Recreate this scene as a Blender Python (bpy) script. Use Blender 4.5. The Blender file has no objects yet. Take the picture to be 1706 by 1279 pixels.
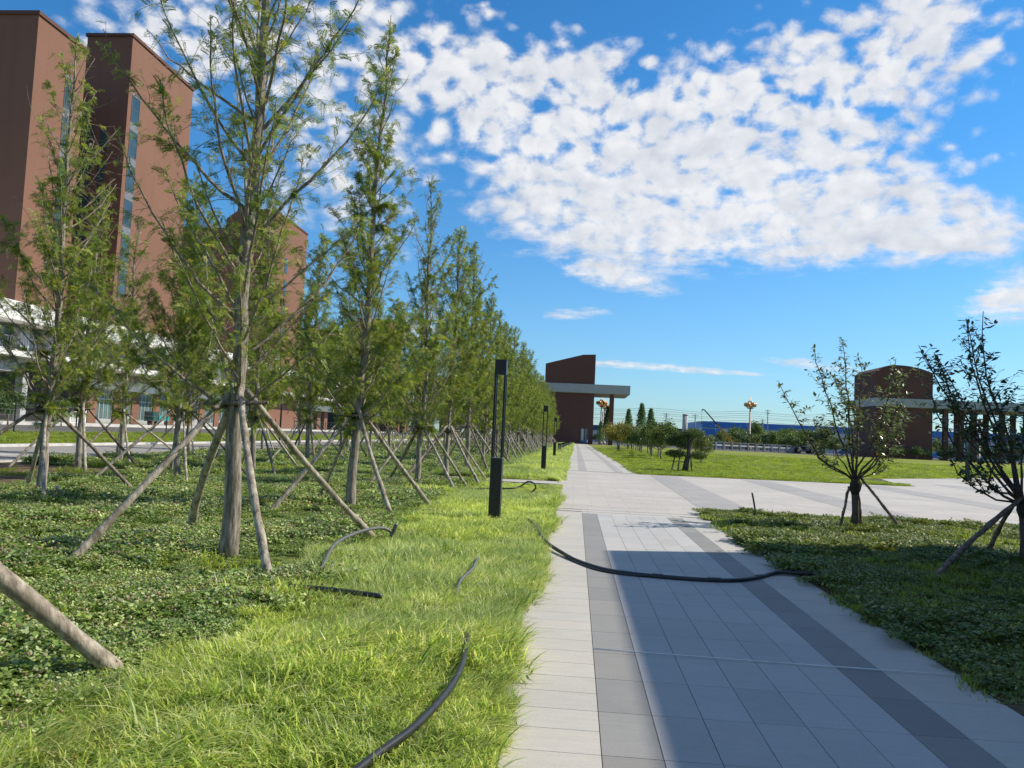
import bpy, math, random
import numpy as np
from mathutils import Vector, Matrix
R = math.radians
scene = bpy.context.scene
COL = scene.collection
rng = np.random.default_rng(7)
random.seed(7)

# ------------------------------------------------------------------ helpers
class MB:
    """collects shapes, then becomes one mesh"""
    def __init__(s): s.v = []; s.f = []; s.c = []
    def add(s, vs, fs, col=None):
        b = len(s.v); s.v += [tuple(x) for x in vs]; s.f += [tuple(i + b for i in f) for f in fs]
        s.c += [col if col is not None else (1, 1, 1)] * len(vs)
    def box(s, x0, x1, y0, y1, z0, z1, col=None, rz=0, ctr=None):
        vs = [(x, y, z) for z in (z0, z1) for y in (y0, y1) for x in (x0, x1)]
        if rz:
            cx, cy = ctr if ctr else ((x0 + x1) / 2, (y0 + y1) / 2); c, n = math.cos(rz), math.sin(rz)
            vs = [(cx + (x - cx) * c - (y - cy) * n, cy + (x - cx) * n + (y - cy) * c, z) for x, y, z in vs]
        s.add(vs, [(0, 2, 3, 1), (4, 5, 7, 6), (0, 1, 5, 4), (2, 6, 7, 3), (0, 4, 6, 2), (1, 3, 7, 5)], col)
        return s
    def quad(s, x0, x1, y0, y1, z, col=None):
        s.add([(x0, y0, z), (x1, y0, z), (x1, y1, z), (x0, y1, z)], [(0, 1, 2, 3)], col); return s
    def poly(s, pts, z=0, col=None):
        s.add([(p[0], p[1], p[2] if len(p) > 2 else z) for p in pts], [tuple(range(len(pts)))], col); return s
    def prism_y(s, pts, y0, y1, col=None):
        n = len(pts); vs = [(x, y0, z) for x, z in pts] + [(x, y1, z) for x, z in pts]
        fs = [tuple(range(n)), tuple(range(2 * n - 1, n - 1, -1))] + [(i, i + n, (i + 1) % n + n, (i + 1) % n) for i in range(n)]
        s.add(vs, fs, col); return s
    def prism_x(s, pts, x0, x1, col=None):
        n = len(pts); vs = [(x0, y, z) for y, z in pts] + [(x1, y, z) for y, z in pts]
        fs = [tuple(range(n - 1, -1, -1)), tuple(range(n, 2 * n))] + [(i, (i + 1) % n, (i + 1) % n + n, i + n) for i in range(n)]
        s.add(vs, fs, col); return s
    def tube(s, pts, rad, n=6, col=None, cap=True):
        pts = [Vector(p) for p in pts]; m = len(pts)
        if not hasattr(rad, '__len__'): rad = [rad] * m
        t0 = (pts[1] - pts[0]).normalized()
        a = t0.orthogonal().normalized(); vs = []; fs = []
        for i, p in enumerate(pts):
            t = (pts[min(i + 1, m - 1)] - pts[max(i - 1, 0)]).normalized()
            a = (a - t * a.dot(t))
            a = a.normalized() if a.length > 1e-5 else t.orthogonal().normalized()
            b = t.cross(a)
            for k in range(n):
                an = 2 * math.pi * k / n
                vs.append(p + (a * math.cos(an) + b * math.sin(an)) * rad[i])
        for i in range(m - 1):
            for k in range(n):
                k2 = (k + 1) % n
                fs.append((i * n + k, i * n + k2, (i + 1) * n + k2, (i + 1) * n + k))
        if cap: fs += [tuple(range(n - 1, -1, -1)), tuple(range((m - 1) * n, m * n))]
        s.add(vs, fs, col); return s
    def ball(s, c, r, seg=8, ring=6, col=None, sq=(1, 1, 1)):
        vs = [(c[0], c[1], c[2] + r * sq[2])]
        for i in range(1, ring):
            th = math.pi * i / ring
            for k in range(seg):
                ph = 2 * math.pi * k / seg
                vs.append((c[0] + r * sq[0] * math.sin(th) * math.cos(ph), c[1] + r * sq[1] * math.sin(th) * math.sin(ph), c[2] + r * sq[2] * math.cos(th)))
        vs.append((c[0], c[1], c[2] - r * sq[2])); L = len(vs) - 1; fs = []
        for k in range(seg):
            fs.append((0, 1 + k, 1 + (k + 1) % seg)); b = 1 + (ring - 2) * seg
            fs.append((L, b + (k + 1) % seg, b + k))
        for i in range(ring - 2):
            for k in range(seg):
                a = 1 + i * seg
                fs.append((a + k, a + seg + k, a + seg + (k + 1) % seg, a + (k + 1) % seg))
        s.add(vs, fs, col); return s
    def mesh(s, name, mat=None, smooth=False):
        me = bpy.data.meshes.new(name); me.from_pydata(s.v, [], s.f)
        a = me.color_attributes.new('Col', 'FLOAT_COLOR', 'POINT')
        c = np.ones((len(s.v), 4), np.float32); c[:, :3] = np.array(s.c, np.float32).reshape(-1, 3)
        a.data.foreach_set('color', c.ravel())
        if mat: me.materials.append(mat)
        if smooth: me.polygons.foreach_set('use_smooth', [True] * len(me.polygons))
        me.update(); return me

def link(name, me, parent=None):
    o = bpy.data.objects.new(name, me); COL.objects.link(o)
    if parent: o.parent = parent
    return o
def tag(o, label=None, cat=None, group=None, kind=None):
    if label: o['label'] = label
    if cat: o['category'] = cat
    if group: o['group'] = group
    if kind: o['kind'] = kind
    return o
def thing(name, label, cat, loc=(0, 0, 0), rz=0, group=None):
    o = bpy.data.objects.new(name, None); COL.objects.link(o); o.empty_display_size = .2
    o.location = loc; o.rotation_euler = (0, 0, rz)
    return tag(o, label, cat, group)
def part(name, mb, mat, parent, smooth=False, label=None):
    me = mb.mesh(name, mat, smooth) if isinstance(mb, MB) else mb
    o = link(name, me, parent)
    if label: o['label'] = label
    return o
def struct(name, mb, mat, smooth=False):
    return tag(link(name, mb.mesh(name, mat, smooth)), kind='structure')
KIDS = {}
def dup(root, loc, rz, label, group=None, scale=None):
    r = root.copy(); COL.objects.link(r); r.location = loc; r.rotation_euler = (0, 0, rz); r['label'] = label
    if group: r['group'] = group
    if scale: r.scale = (scale,) * 3
    for ch in list(root.children):
        c = ch.copy(); COL.objects.link(c); c.parent = r
        for g in list(ch.children):
            d = g.copy(); COL.objects.link(d); d.parent = c
    return r

def quads_mesh(name, V, C, mat):
    """V (N,k,3) one k-gon each; C (N,3) colour per polygon"""
    N, k, _ = V.shape
    me = bpy.data.meshes.new(name)
    me.vertices.add(N * k); me.vertices.foreach_set('co', V.astype(np.float32).ravel())
    me.loops.add(N * k); me.loops.foreach_set('vertex_index', np.arange(N * k, dtype=np.int32))
    me.polygons.add(N); me.polygons.foreach_set('loop_start', np.arange(0, N * k, k, dtype=np.int32))
    a = me.color_attributes.new('Col', 'FLOAT_COLOR', 'POINT')
    c = np.ones((N, k, 4), np.float32); c[:, :, :3] = C[:, None, :]
    a.data.foreach_set('color', c.ravel())
    me.materials.append(mat); me.update(calc_edges=True); me.validate(); return me

# ------------------------------------------------------------------ materials
def newmat(name):
    m = bpy.data.materials.new(name); m.use_nodes = True
    nt = m.node_tree; b = nt.nodes['Principled BSDF']; return m, nt, b
def nd(nt, t, **kw):
    n = nt.nodes.new(t)
    for k, v in kw.items(): setattr(n, k, v)
    return n
def mixc(nt, fac, a, b, blend='MIX'):
    m = nd(nt, 'ShaderNodeMix', data_type='RGBA', blend_type=blend)
    for sock, v in ((m.inputs[0], fac), (m.inputs[6], a), (m.inputs[7], b)):
        if hasattr(v, 'links'): nt.links.new(v, sock)
        elif isinstance(v, (int, float)): sock.default_value = v
        else: sock.default_value = (*v, 1) if len(v) == 3 else v
    return m.outputs[2]
def math_(nt, op, a, b=None, c=None, clamp=False):
    m = nd(nt, 'ShaderNodeMath', operation=op, use_clamp=clamp)
    for i, v in enumerate((a, b, c)):
        if v is None: continue
        if hasattr(v, 'links'): nt.links.new(v, m.inputs[i])
        else: m.inputs[i].default_value = v
    return m.outputs[0]
def noise(nt, vec, scale, detail=4, rough=.55, dims='3D'):
    n = nd(nt, 'ShaderNodeTexNoise', noise_dimensions=dims)
    n.inputs['Scale'].default_value = scale; n.inputs['Detail'].default_value = detail; n.inputs['Roughness'].default_value = rough
    if vec is not None: nt.links.new(vec, n.inputs['Vector'])
    return n.outputs['Fac']
def ramp(nt, fac, a, b):
    r = nd(nt, 'ShaderNodeMapRange'); r.inputs[1].default_value = a; r.inputs[2].default_value = b
    nt.links.new(fac, r.inputs[0]); return r.outputs[0]
def geo_pos(nt): return nd(nt, 'ShaderNodeNewGeometry').outputs['Position']
def obj_pos(nt): return nd(nt, 'ShaderNodeTexCoord').outputs['Object']
def scaled(nt, vec, s):
    m = nd(nt, 'ShaderNodeMapping'); m.inputs['Scale'].default_value = s; nt.links.new(vec, m.inputs['Vector']); return m.outputs[0]
def bump(nt, b, h, strength, dist=.02):
    n = nd(nt, 'ShaderNodeBump'); n.inputs['Strength'].default_value = strength; n.inputs['Distance'].default_value = dist
    nt.links.new(h, n.inputs['Height']); nt.links.new(n.outputs[0], b.inputs['Normal'])

def plain(name, col, rough=.6, metal=0, var=.15, scale=3, bmp=0, spec=.5):
    m, nt, b = newmat(name); p = obj_pos(nt)
    n = noise(nt, p, scale, 5); c2 = [x * (1 - var) for x in col]; c1 = [min(1, x * (1 + var)) for x in col]
    nt.links.new(mixc(nt, ramp(nt, n, .3, .7), c2, c1), b.inputs['Base Color'])
    b.inputs['Roughness'].default_value = rough; b.inputs['Metallic'].default_value = metal
    b.inputs['Specular IOR Level'].default_value = spec
    if bmp: bump(nt, b, noise(nt, p, scale * 8, 4), bmp)
    return m
def leafmat(name, trans=.3, dark=(.75, .8, .8), light=(1.2, 1.15, 1.0), nscale=1.2, rough=.45, spec=.35):
    """vertex colour (the leaf's own colour) varied in patches, partly translucent"""
    m, nt, b = newmat(name)
    a = nd(nt, 'ShaderNodeAttribute', attribute_name='Col').outputs['Color']
    n = noise(nt, geo_pos(nt), nscale, 3)
    col = mixc(nt, 1.0, a, mixc(nt, ramp(nt, n, .32, .68), dark, light), 'MULTIPLY')
    nt.links.new(col, b.inputs['Base Color']); b.inputs['Roughness'].default_value = rough; b.inputs['Specular IOR Level'].default_value = spec
    t = nd(nt, 'ShaderNodeBsdfTranslucent'); nt.links.new(mixc(nt, 1.0, col, (1.3, 1.3, .8), 'MULTIPLY'), t.inputs['Color'])
    mx = nd(nt, 'ShaderNodeMixShader'); mx.inputs[0].default_value = trans
    nt.links.new(b.outputs[0], mx.inputs[1]); nt.links.new(t.outputs[0], mx.inputs[2])
    nt.links.new(mx.outputs[0], nt.nodes['Material Output'].inputs['Surface']); return m

def paving_mat(name, col, rough=.75, streak=True):
    """stone slabs: the slab's own shade from the mesh, mottling, grain and faint stains"""
    m, nt, b = newmat(name); p = geo_pos(nt)
    a = nd(nt, 'ShaderNodeAttribute', attribute_name='Col').outputs['Color']
    n1 = noise(nt, p, 1.1, 5, .6); n2 = noise(nt, p, 60, 3, .7); n3 = noise(nt, scaled(nt, p, (1.2, 9, 1)), 3, 4)
    c = mixc(nt, ramp(nt, n1, .3, .7), [x * .88 for x in col], [x * 1.06 for x in col])
    c = mixc(nt, .35, c, mixc(nt, ramp(nt, n3, .35, .65), [x * .86 for x in col], [x * 1.08 for x in col]))
    c = mixc(nt, .25, c, mixc(nt, ramp(nt, n2, .3, .7), [x * .7 for x in col], [x * 1.2 for x in col]))
    n4 = noise(nt, p, 2.3, 6, .65)
    c = mixc(nt, math_(nt, 'MULTIPLY', ramp(nt, n4, .60, .75), .35, clamp=True), c, [x * .62 for x in col])
    c = mixc(nt, 1.0, c, a, 'MULTIPLY')
    nt.links.new(c, b.inputs['Base Color']); b.inputs['Roughness'].default_value = rough; b.inputs['Specular IOR Level'].default_value = .3
    bump(nt, b, n2, .12, .004); return m

def plaza_mat(name, col, sx, sy):
    m, nt, b = newmat(name); p = geo_pos(nt)
    br = nd(nt, 'ShaderNodeTexBrick'); br.offset = .5
    nt.links.new(p, br.inputs['Vector'])
    for k, v in (('Scale', 1.0), ('Mortar Size', .006), ('Brick Width', sx), ('Row Height', sy), ('Bias', 0.0), ('Mortar Smooth', .2)): br.inputs[k].default_value = v
    br.inputs['Color1'].default_value = (*[x * .94 for x in col], 1); br.inputs['Color2'].default_value = (*[x * 1.04 for x in col], 1)
    br.inputs['Mortar'].default_value = (*[x * .62 for x in col], 1)
    n1 = noise(nt, p, .45, 6, .6); n2 = noise(nt, p, 30, 3)
    c = mixc(nt, ramp(nt, n1, .3, .7), (.86, .86, .86), (1.06, 1.05, 1.04)); c = mixc(nt, 1.0, br.outputs['Color'], c, 'MULTIPLY')
    c = mixc(nt, .3, c, mixc(nt, 1.0, c, mixc(nt, ramp(nt, n2, .3, .7), (.7, .7, .7), (1.2, 1.2, 1.2)), 'MULTIPLY'))
    nt.links.new(c, b.inputs['Base Color']); b.inputs['Roughness'].default_value = .8; b.inputs['Specular IOR Level'].default_value = .3
    bump(nt, b, n2, .1, .004); return m

def ground_mat(name, c1, c2, c3, s1=.35, s2=4, bmp=.6):
    m, nt, b = newmat(name); p = geo_pos(nt)
    c = mixc(nt, ramp(nt, noise(nt, p, s1, 5), .35, .65), c1, c2)
    c = mixc(nt, ramp(nt, noise(nt, p, s1 * 3.3, 5, .65), .56, .70), c, c3)
    n2 = noise(nt, p, s2, 6, .7)
    c = mixc(nt, 1.0, c, mixc(nt, ramp(nt, n2, .3, .7), (.6, .62, .6), (1.3, 1.28, 1.2)), 'MULTIPLY')
    nt.links.new(c, b.inputs['Base Color']); b.inputs['Roughness'].default_value = .9; b.inputs['Specular IOR Level'].default_value = .15
    bump(nt, b, n2, bmp, .06); return m

def brick_mat(name, col):
    """fluted terracotta cladding: fine upright ribs, panel joints, rain streaks"""
    m, nt, b = newmat(name); p = obj_pos(nt)
    sep = nd(nt, 'ShaderNodeSeparateXYZ'); nt.links.new(p, sep.inputs[0])
    xy = math_(nt, 'ADD', sep.outputs[0], sep.outputs[1])
    rows = math_(nt, 'FRACT', math_(nt, 'MULTIPLY', sep.outputs[2], 1 / .6)); rl = math_(nt, 'LESS_THAN', rows, .05)
    cols = math_(nt, 'FRACT', math_(nt, 'MULTIPLY', xy, 1 / 1.2)); cl = math_(nt, 'LESS_THAN', cols, .03)
    ln = math_(nt, 'MAXIMUM', rl, cl)
    n1 = noise(nt, p, .12, 5, .6); n2 = noise(nt, scaled(nt, p, (1.2, 1.2, .06)), 1.0, 5, .65); n3 = noise(nt, p, 9, 3)
    c = mixc(nt, ramp(nt, n1, .3, .7), [x * .9 for x in col], [x * 1.08 for x in col])
    c = mixc(nt, math_(nt, 'MULTIPLY', ramp(nt, n2, .5, .72), .3), c, [x * .72 for x in col])
    c = mixc(nt, .2, c, mixc(nt, ramp(nt, n3, .3, .7), [x * .7 for x in col], [x * 1.25 for x in col]))
    c = mixc(nt, math_(nt, 'MULTIPLY', ln, .22), c, [x * .5 for x in col])
    nt.links.new(c, b.inputs['Base Color']); b.inputs['Roughness'].default_value = .8; b.inputs['Specular IOR Level'].default_value = .3
    return m

def bark_mat(name, c1, c2, patch, stretch=.18, sc=22, bmp=.9):
    m, nt, b = newmat(name); p = obj_pos(nt)
    ps = scaled(nt, p, (1, 1, stretch))
    n = noise(nt, ps, sc, 6, .68); n2 = noise(nt, p, 3.2, 5, .65)
    c = mixc(nt, ramp(nt, n, .36, .64), c1, c2)
    c = mixc(nt, ramp(nt, n2, .56, .66), c, patch)
    nt.links.new(c, b.inputs['Base Color']); b.inputs['Roughness'].default_value = .9; b.inputs['Specular IOR Level'].default_value = .15
    bump(nt, b, n, bmp, .015); return m

M = {}
M['slab'] = paving_mat('slab_stone', (.465, .44, .395))
M['tile'] = paving_mat('tile_stone', (.43, .42, .405))
M['strip'] = paving_mat('strip_stone', (.25, .245, .235))
M['joint'] = plain('joint_mortar', (.10, .095, .09), .9)
M['plaza'] = plaza_mat('plaza_stone', (.465, .435, .395), .9, .6)
M['band'] = plaza_mat('band_stone', (.36, .345, .33), .6, .3)
M['walk'] = plaza_mat('walk_stone', (.465, .44, .40), .62, .6)
M['edgeline'] = plain('edge_line_stone', (.33, .31, .30), .8)
M['ground'] = ground_mat('ground_soil', (.07, .10, .022), (.10, .12, .03), (.13, .10, .05), .3, 5)
M['lawn'] = ground_mat('lawn_turf', (.15, .19, .03), (.25, .27, .04), (.17, .17, .05), .07, 3.2, 1.0)
M['soil'] = ground_mat('bare_soil', (.16, .11, .07), (.12, .085, .05), (.07, .07, .03), .8, 12)
M['road'] = ground_mat('road_surface', (.27, .255, .245), (.30, .285, .27), (.24, .23, .22), .2, 20, .15)
M['asphalt'] = ground_mat('asphalt', (.11, .11, .112), (.13, .128, .125), (.10, .10, .10), .2, 20, .2)
M['kerb'] = plain('kerb_stone', (.52, .50, .47), .8, scale=2)
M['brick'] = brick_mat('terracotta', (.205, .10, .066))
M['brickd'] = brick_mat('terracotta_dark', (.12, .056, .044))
M['white'] = plain('white_render', (.68, .66, .62), .7, var=.08, scale=.6)
M['grey'] = plain('grey_cladding', (.34, .35, .36), .55, var=.07, scale=.4)
M['soffit'] = plain('soffit_panel', (.42, .40, .38), .7, var=.06, scale=.5)
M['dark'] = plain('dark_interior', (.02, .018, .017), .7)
M['glass'] = plain('window_glass', (.035, .06, .068), .06, 0, .3, .5, spec=.8)
M['glassb'] = plain('shop_glass', (.10, .16, .16), .08, 0, .3, .8, spec=.8)
M['frame'] = plain('window_frame', (.09, .09, .095), .5)
M['framel'] = plain('light_frame', (.38, .38, .37), .5)
M['black'] = plain('black_paint', (.012, .012, .013), .38, .0, .2, 6)
M['lampglass'] = plain('lamp_diffuser', (.45, .45, .43), .4)
M['hose'] = plain('black_rubber', (.022, .024, .027), .42, 0, .35, 20)
M['hoseg'] = plain('grey_rubber', (.11, .115, .115), .5, 0, .3, 20)
M['string'] = plain('white_string', (.75, .75, .75), .6)
M['blue'] = plain('blue_cloth', (.03, .16, .48), .8, var=.4, scale=30)
M['bark'] = bark_mat('redwood_bark', (.11, .092, .075), (.40, .36, .30), (.20, .17, .14))
M['branch'] = bark_mat('branch_bark', (.14, .10, .075), (.42, .35, .27), (.34, .28, .21), .5, 30, .4)
M['pole'] = bark_mat('pole_bark', (.15, .12, .095), (.50, .45, .37), (.20, .165, .13), .35, 13, 1.0)
M['poled'] = bark_mat('dark_pole_bark', (.08, .062, .05), (.30, .25, .20), (.15, .12, .095), .5, 14, 1.0)
M['barkd'] = bark_mat('apple_bark', (.05, .042, .038), (.14, .12, .105), (.10, .085, .075), .4, 18, .6)
M['wrap'] = plain('wrapping', (.03, .027, .022), .95, var=.5, scale=40)
M['leaf'] = leafmat('redwood_leaf', .38, (.62, .70, .72), (1.25, 1.2, 1.0), 1.1)
M['leafd'] = leafmat('apple_leaf', .22, nscale=2.0, rough=.35, spec=.5)
M['leaff'] = leafmat('broad_leaf', .25, nscale=.6)
M['grass'] = leafmat('grass_blade', .55, (.80, .86, .80), (1.25, 1.2, 1.15), 1.1, .4, .5)
M['clover'] = leafmat('clover_leaf', .28, (.7, .78, .75), (1.25, 1.15, 1.0), 1.6, .5, .4)
M['wblue'] = plain('blue_sheet_metal', (.035, .17, .48), .45, .1, .1, .1)
M['wgrey'] = plain('grey_sheet_metal', (.46, .50, .58), .5, .1, .1, .1)
M['wdark'] = plain('dark_sheet_metal', (.03, .065, .14), .5, .1, .1, .1)
M['concrete'] = plain('concrete', (.22, .22, .215), .85, var=.15, scale=1)
M['gold'] = plain('gold_paint', (.58, .33, .12), .4, .3, .2, 2)
M['lampwhite'] = plain('lamp_white', (.62, .58, .54), .5)
M['lamppost'] = plain('lamp_post_paint', (.36, .27, .22), .5)
M['yellow'] = plain('machine_yellow', (.50, .28, .03), .5, 0, .25, 2)
M['cream'] = plain('machine_cream', (.45, .40, .30), .5, 0, .2, 2)
M['tyre'] = plain('tyre_rubber', (.018, .018, .018), .8)
M['rim'] = plain('rim_metal', (.45, .45, .46), .35, .7)
M['steel'] = plain('dull_steel', (.20, .20, .21), .5, .4)
M['bluepaint'] = plain('blue_car_paint', (.02, .07, .34), .22, .2, .1, 1, spec=.7)
M['whitepaint'] = plain('white_car_paint', (.62, .63, .64), .25, .1, .06, 1, spec=.7)
M['darkpaint'] = plain('dark_car_paint', (.03, .035, .04), .22, .2, .1, 1, spec=.7)
M['teal'] = plain('turquoise_paint', (.035, .27, .26), .4, 0, .15, 3)
M['tealdk'] = plain('dark_green_paint', (.015, .07, .06), .5, 0, .2, 3)

# ------------------------------------------------------------------ camera
HC = 1.65
cam = bpy.data.cameras.new('camera'); co = bpy.data.objects.new('camera', cam); COL.objects.link(co); scene.camera = co
cam.sensor_width = 36; cam.lens = 36 * 1330 / 1706; cam.clip_end = 8000; cam.clip_start = .05
YAW, PITCH, ROLL = R(4.73), R(3.6), R(2.63)
Rm = Matrix.Rotation(YAW, 3, 'Z') @ Matrix.Rotation(math.pi / 2 + PITCH, 3, 'X') @ Matrix.Rotation(ROLL, 3, 'Z')
co.matrix_world = Matrix.Translation((0, 0, HC)) @ Rm.to_4x4()

# ------------------------------------------------------------------ sun and sky
SUN_EL = R(42); SUN_D = Vector((.958 * math.cos(SUN_EL), .287 * math.cos(SUN_EL), math.sin(SUN_EL)))   # towards the sun
sl = bpy.data.lights.new('sun', 'SUN'); so = bpy.data.objects.new('sun', sl); COL.objects.link(so)
sl.energy = 4.6; sl.angle = R(.53); sl.color = (1.0, .92, .78)
so.rotation_euler = SUN_D.to_track_quat('Z', 'Y').to_euler(); so.location = (30, 10, 40)

W = bpy.data.worlds.new('World'); scene.world = W; W.use_nodes = True; nt = W.node_tree
bg = nt.nodes['Background']; bg.inputs['Strength'].default_value = .12
sky = nd(nt, 'ShaderNodeTexSky', sky_type='NISHITA'); sky.sun_disc = False
sky.sun_elevation = SUN_EL; sky.sun_rotation = math.atan2(SUN_D.x, SUN_D.y); sky.air_density = 1.0; sky.dust_density = .4; sky.ozone_density = 2.0
D = nd(nt, 'ShaderNodeTexCoord').outputs['Generated']
def dot(vec):
    n = nd(nt, 'ShaderNodeVectorMath', operation='DOT_PRODUCT'); nt.links.new(D, n.inputs[0]); n.inputs[1].default_value = vec; return n.outputs['Value']
# the clouds stand at fixed bearings of the sky: a tangent plane about the heading 4.7 degrees left of the path
ax_r, ax_u, ax_f = Rm @ Vector((1, 0, 0)), Rm @ Vector((0, 1, 0)), Rm @ Vector((0, 0, -1))
zc = math_(nt, 'MAXIMUM', dot(ax_f), .05)
U = math_(nt, 'DIVIDE', dot(ax_r), zc); V = math_(nt, 'DIVIDE', dot(ax_u), zc)
uv = nd(nt, 'ShaderNodeCombineXYZ'); nt.links.new(U, uv.inputs[0]); nt.links.new(V, uv.inputs[1])
elev = dot((0, 0, 1))
planez = math_(nt, 'ADD', math_(nt, 'MAXIMUM', elev, 0), .10)
pl = nd(nt, 'ShaderNodeCombineXYZ')
nt.links.new(math_(nt, 'DIVIDE', dot((1, 0, 0)), planez), pl.inputs[0]); nt.links.new(math_(nt, 'DIVIDE', dot((0, 1, 0)), planez), pl.inputs[1])
def ell(px, py, rx, ry, ang, amp):
    """soft elliptical bank of cloud; bearings written in 1/1330 of a radian"""
    cx, cy = (px - 853) / 1330, (639.5 - py) / 1330; rx /= 1330; ry /= 1330; c, s = math.cos(R(ang)), math.sin(R(ang))
    du = math_(nt, 'SUBTRACT', U, cx); dv = math_(nt, 'SUBTRACT', V, cy)
    a = math_(nt, 'ADD', math_(nt, 'MULTIPLY', du, c / rx), math_(nt, 'MULTIPLY', dv, s / rx))
    b = math_(nt, 'ADD', math_(nt, 'MULTIPLY', du, -s / ry), math_(nt, 'MULTIPLY', dv, c / ry))
    q = math_(nt, 'ADD', math_(nt, 'MULTIPLY', a, a), math_(nt, 'MULTIPLY', b, b))
    q = math_(nt, 'POWER', q, 1.45)                                   # flat-topped
    return math_(nt, 'MULTIPLY', math_(nt, 'EXPONENT', math_(nt, 'MULTIPLY', q, -1)), amp)
banks = [(1180, 250, 480, 165, -6, .95), (1400, 115, 300, 130, 18, .82), (960, 130, 180, 80, -8, .62), (1530, 50, 120, 60, 10, .6), (1300, 370, 400, 85, -3, 1.0), (840, 180, 200, 120, -35, .85), (1560, 370, 190, 60, -5, .9),
         (980, 390, 230, 95, -12, .66), (700, 90, 90, 70, -20, .72), (560, 140, 150, 160, 0, .74), (300, 60, 220, 130, 0, .78), (590, 20, 120, 60, 0, .6), (640, 330, 110, 150, 0, .56),
         (1030, 462, 110, 26, -14, .75), (960, 522, 80, 14, 2, .62), (1690, 495, 110, 55, 10, .85), (1640, 270, 60, 30, 0, .48), (1640, 60, 90, 110, 0, .4),
         (1090, 611, 190, 9, -4, .72), (1360, 608, 120, 12, -6, .62), (1240, 622, 90, 5, -3, .5), (810, 15, 50, 22, 0, .5), (1030, 62, 30, 18, 0, .5), (940, 55, 30, 40, 0, .42), (690, 545, 110, 45, 10, .6), (500, 330, 130, 120, 0, .5), (1580, 595, 180, 24, -4, .35), (-200, 200, 250, 200, 0, .6), (2000, 300, 250, 120, 0, .6)]
F = None
for b_ in banks:
    e = ell(*b_); F = e if F is None else math_(nt, 'MAXIMUM', math_(nt, 'MULTIPLY', math_(nt, 'ADD', F, e), .72), math_(nt, 'MAXIMUM', F, e))
wn = nd(nt, 'ShaderNodeTexNoise'); wn.inputs['Scale'].default_value = 3.0; wn.inputs['Detail'].default_value = 3; nt.links.new(pl.outputs[0], wn.inputs['Vector'])
warp = nd(nt, 'ShaderNodeVectorMath', operation='MULTIPLY_ADD'); nt.links.new(wn.outputs['Color'], warp.inputs[0]); warp.inputs[1].default_value = (.16, .16, 0); nt.links.new(pl.outputs[0], warp.inputs[2])
nB = noise(nt, warp.outputs[0], 2.6, 5, .55)
wu = nd(nt, 'ShaderNodeTexNoise'); wu.inputs['Scale'].default_value = 9; wu.inputs['Detail'].default_value = 3; nt.links.new(D, wu.inputs['Vector'])
wd = nd(nt, 'ShaderNodeVectorMath', operation='MULTIPLY_ADD'); nt.links.new(wu.outputs['Color'], wd.inputs[0]); wd.inputs[1].default_value = (.05, .05, .03); nt.links.new(D, wd.inputs[2])
ws_ = scaled(nt, wd.outputs[0], (1, 1, 1.35))
nA = noise(nt, ws_, 30, 7, .6); nC = noise(nt, ws_, 80, 5, .6); nS = noise(nt, warp.outputs[0], 8.5, 7, .58)
vz = nd(nt, 'ShaderNodeTexVoronoi', feature='SMOOTH_F1'); vz.inputs['Scale'].default_value = 44; vz.inputs['Smoothness'].default_value = .6; nt.links.new(ws_, vz.inputs['Vector'])
puff = math_(nt, 'SUBTRACT', .48, vz.outputs['Distance'])
high = ramp(nt, V, .10, .34)                                          # the sheet is smoother low down
nz = math_(nt, 'ADD', math_(nt, 'ADD', math_(nt, 'MULTIPLY', math_(nt, 'SUBTRACT', nA, .5), math_(nt, 'ADD', .55, math_(nt, 'MULTIPLY', high, 1.25))), math_(nt, 'MULTIPLY', math_(nt, 'SUBTRACT', nS, .5), math_(nt, 'SUBTRACT', 1.35, math_(nt, 'MULTIPLY', high, .9)))), math_(nt, 'MULTIPLY', math_(nt, 'SUBTRACT', nB, .5), 1.0))
nz = math_(nt, 'ADD', nz, math_(nt, 'MULTIPLY', puff, math_(nt, 'MULTIPLY', high, 1.3))); nz = math_(nt, 'ADD', nz, math_(nt, 'MULTIPLY', math_(nt, 'SUBTRACT', nC, .5), .45))
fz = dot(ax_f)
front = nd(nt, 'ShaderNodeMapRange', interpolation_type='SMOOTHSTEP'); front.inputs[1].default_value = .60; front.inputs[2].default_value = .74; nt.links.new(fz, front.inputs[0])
F = math_(nt, 'ADD', math_(nt, 'MULTIPLY', F, front.outputs[0]), math_(nt, 'MULTIPLY', math_(nt, 'SUBTRACT', 1, front.outputs[0]), .49))   # unseen broken cloud added outside the view, whitening and brightening the shade
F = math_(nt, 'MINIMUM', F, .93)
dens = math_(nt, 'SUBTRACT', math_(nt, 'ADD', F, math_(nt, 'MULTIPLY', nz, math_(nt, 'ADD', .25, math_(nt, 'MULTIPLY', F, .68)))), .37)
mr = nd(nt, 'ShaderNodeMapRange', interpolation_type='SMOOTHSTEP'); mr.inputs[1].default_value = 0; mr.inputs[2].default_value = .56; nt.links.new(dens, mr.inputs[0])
off = nd(nt, 'ShaderNodeVectorMath', operation='ADD'); nt.links.new(ws_, off.inputs[0]); off.inputs[1].default_value = (.009, .003, .009)
nA2 = noise(nt, off.outputs[0], 30, 5, .5); nA1 = noise(nt, ws_, 30, 5, .5)
relief = math_(nt, 'MULTIPLY', math_(nt, 'SUBTRACT', nA1, nA2), 1.6)
shade = math_(nt, 'ADD', math_(nt, 'ADD', .55, relief), math_(nt, 'MULTIPLY', math_(nt, 'SUBTRACT', .58, nB), 1.5), clamp=True)
cloudc = mixc(nt, shade, (3.9, 4.15, 4.7), (5.95, 6.0, 6.1))
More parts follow.
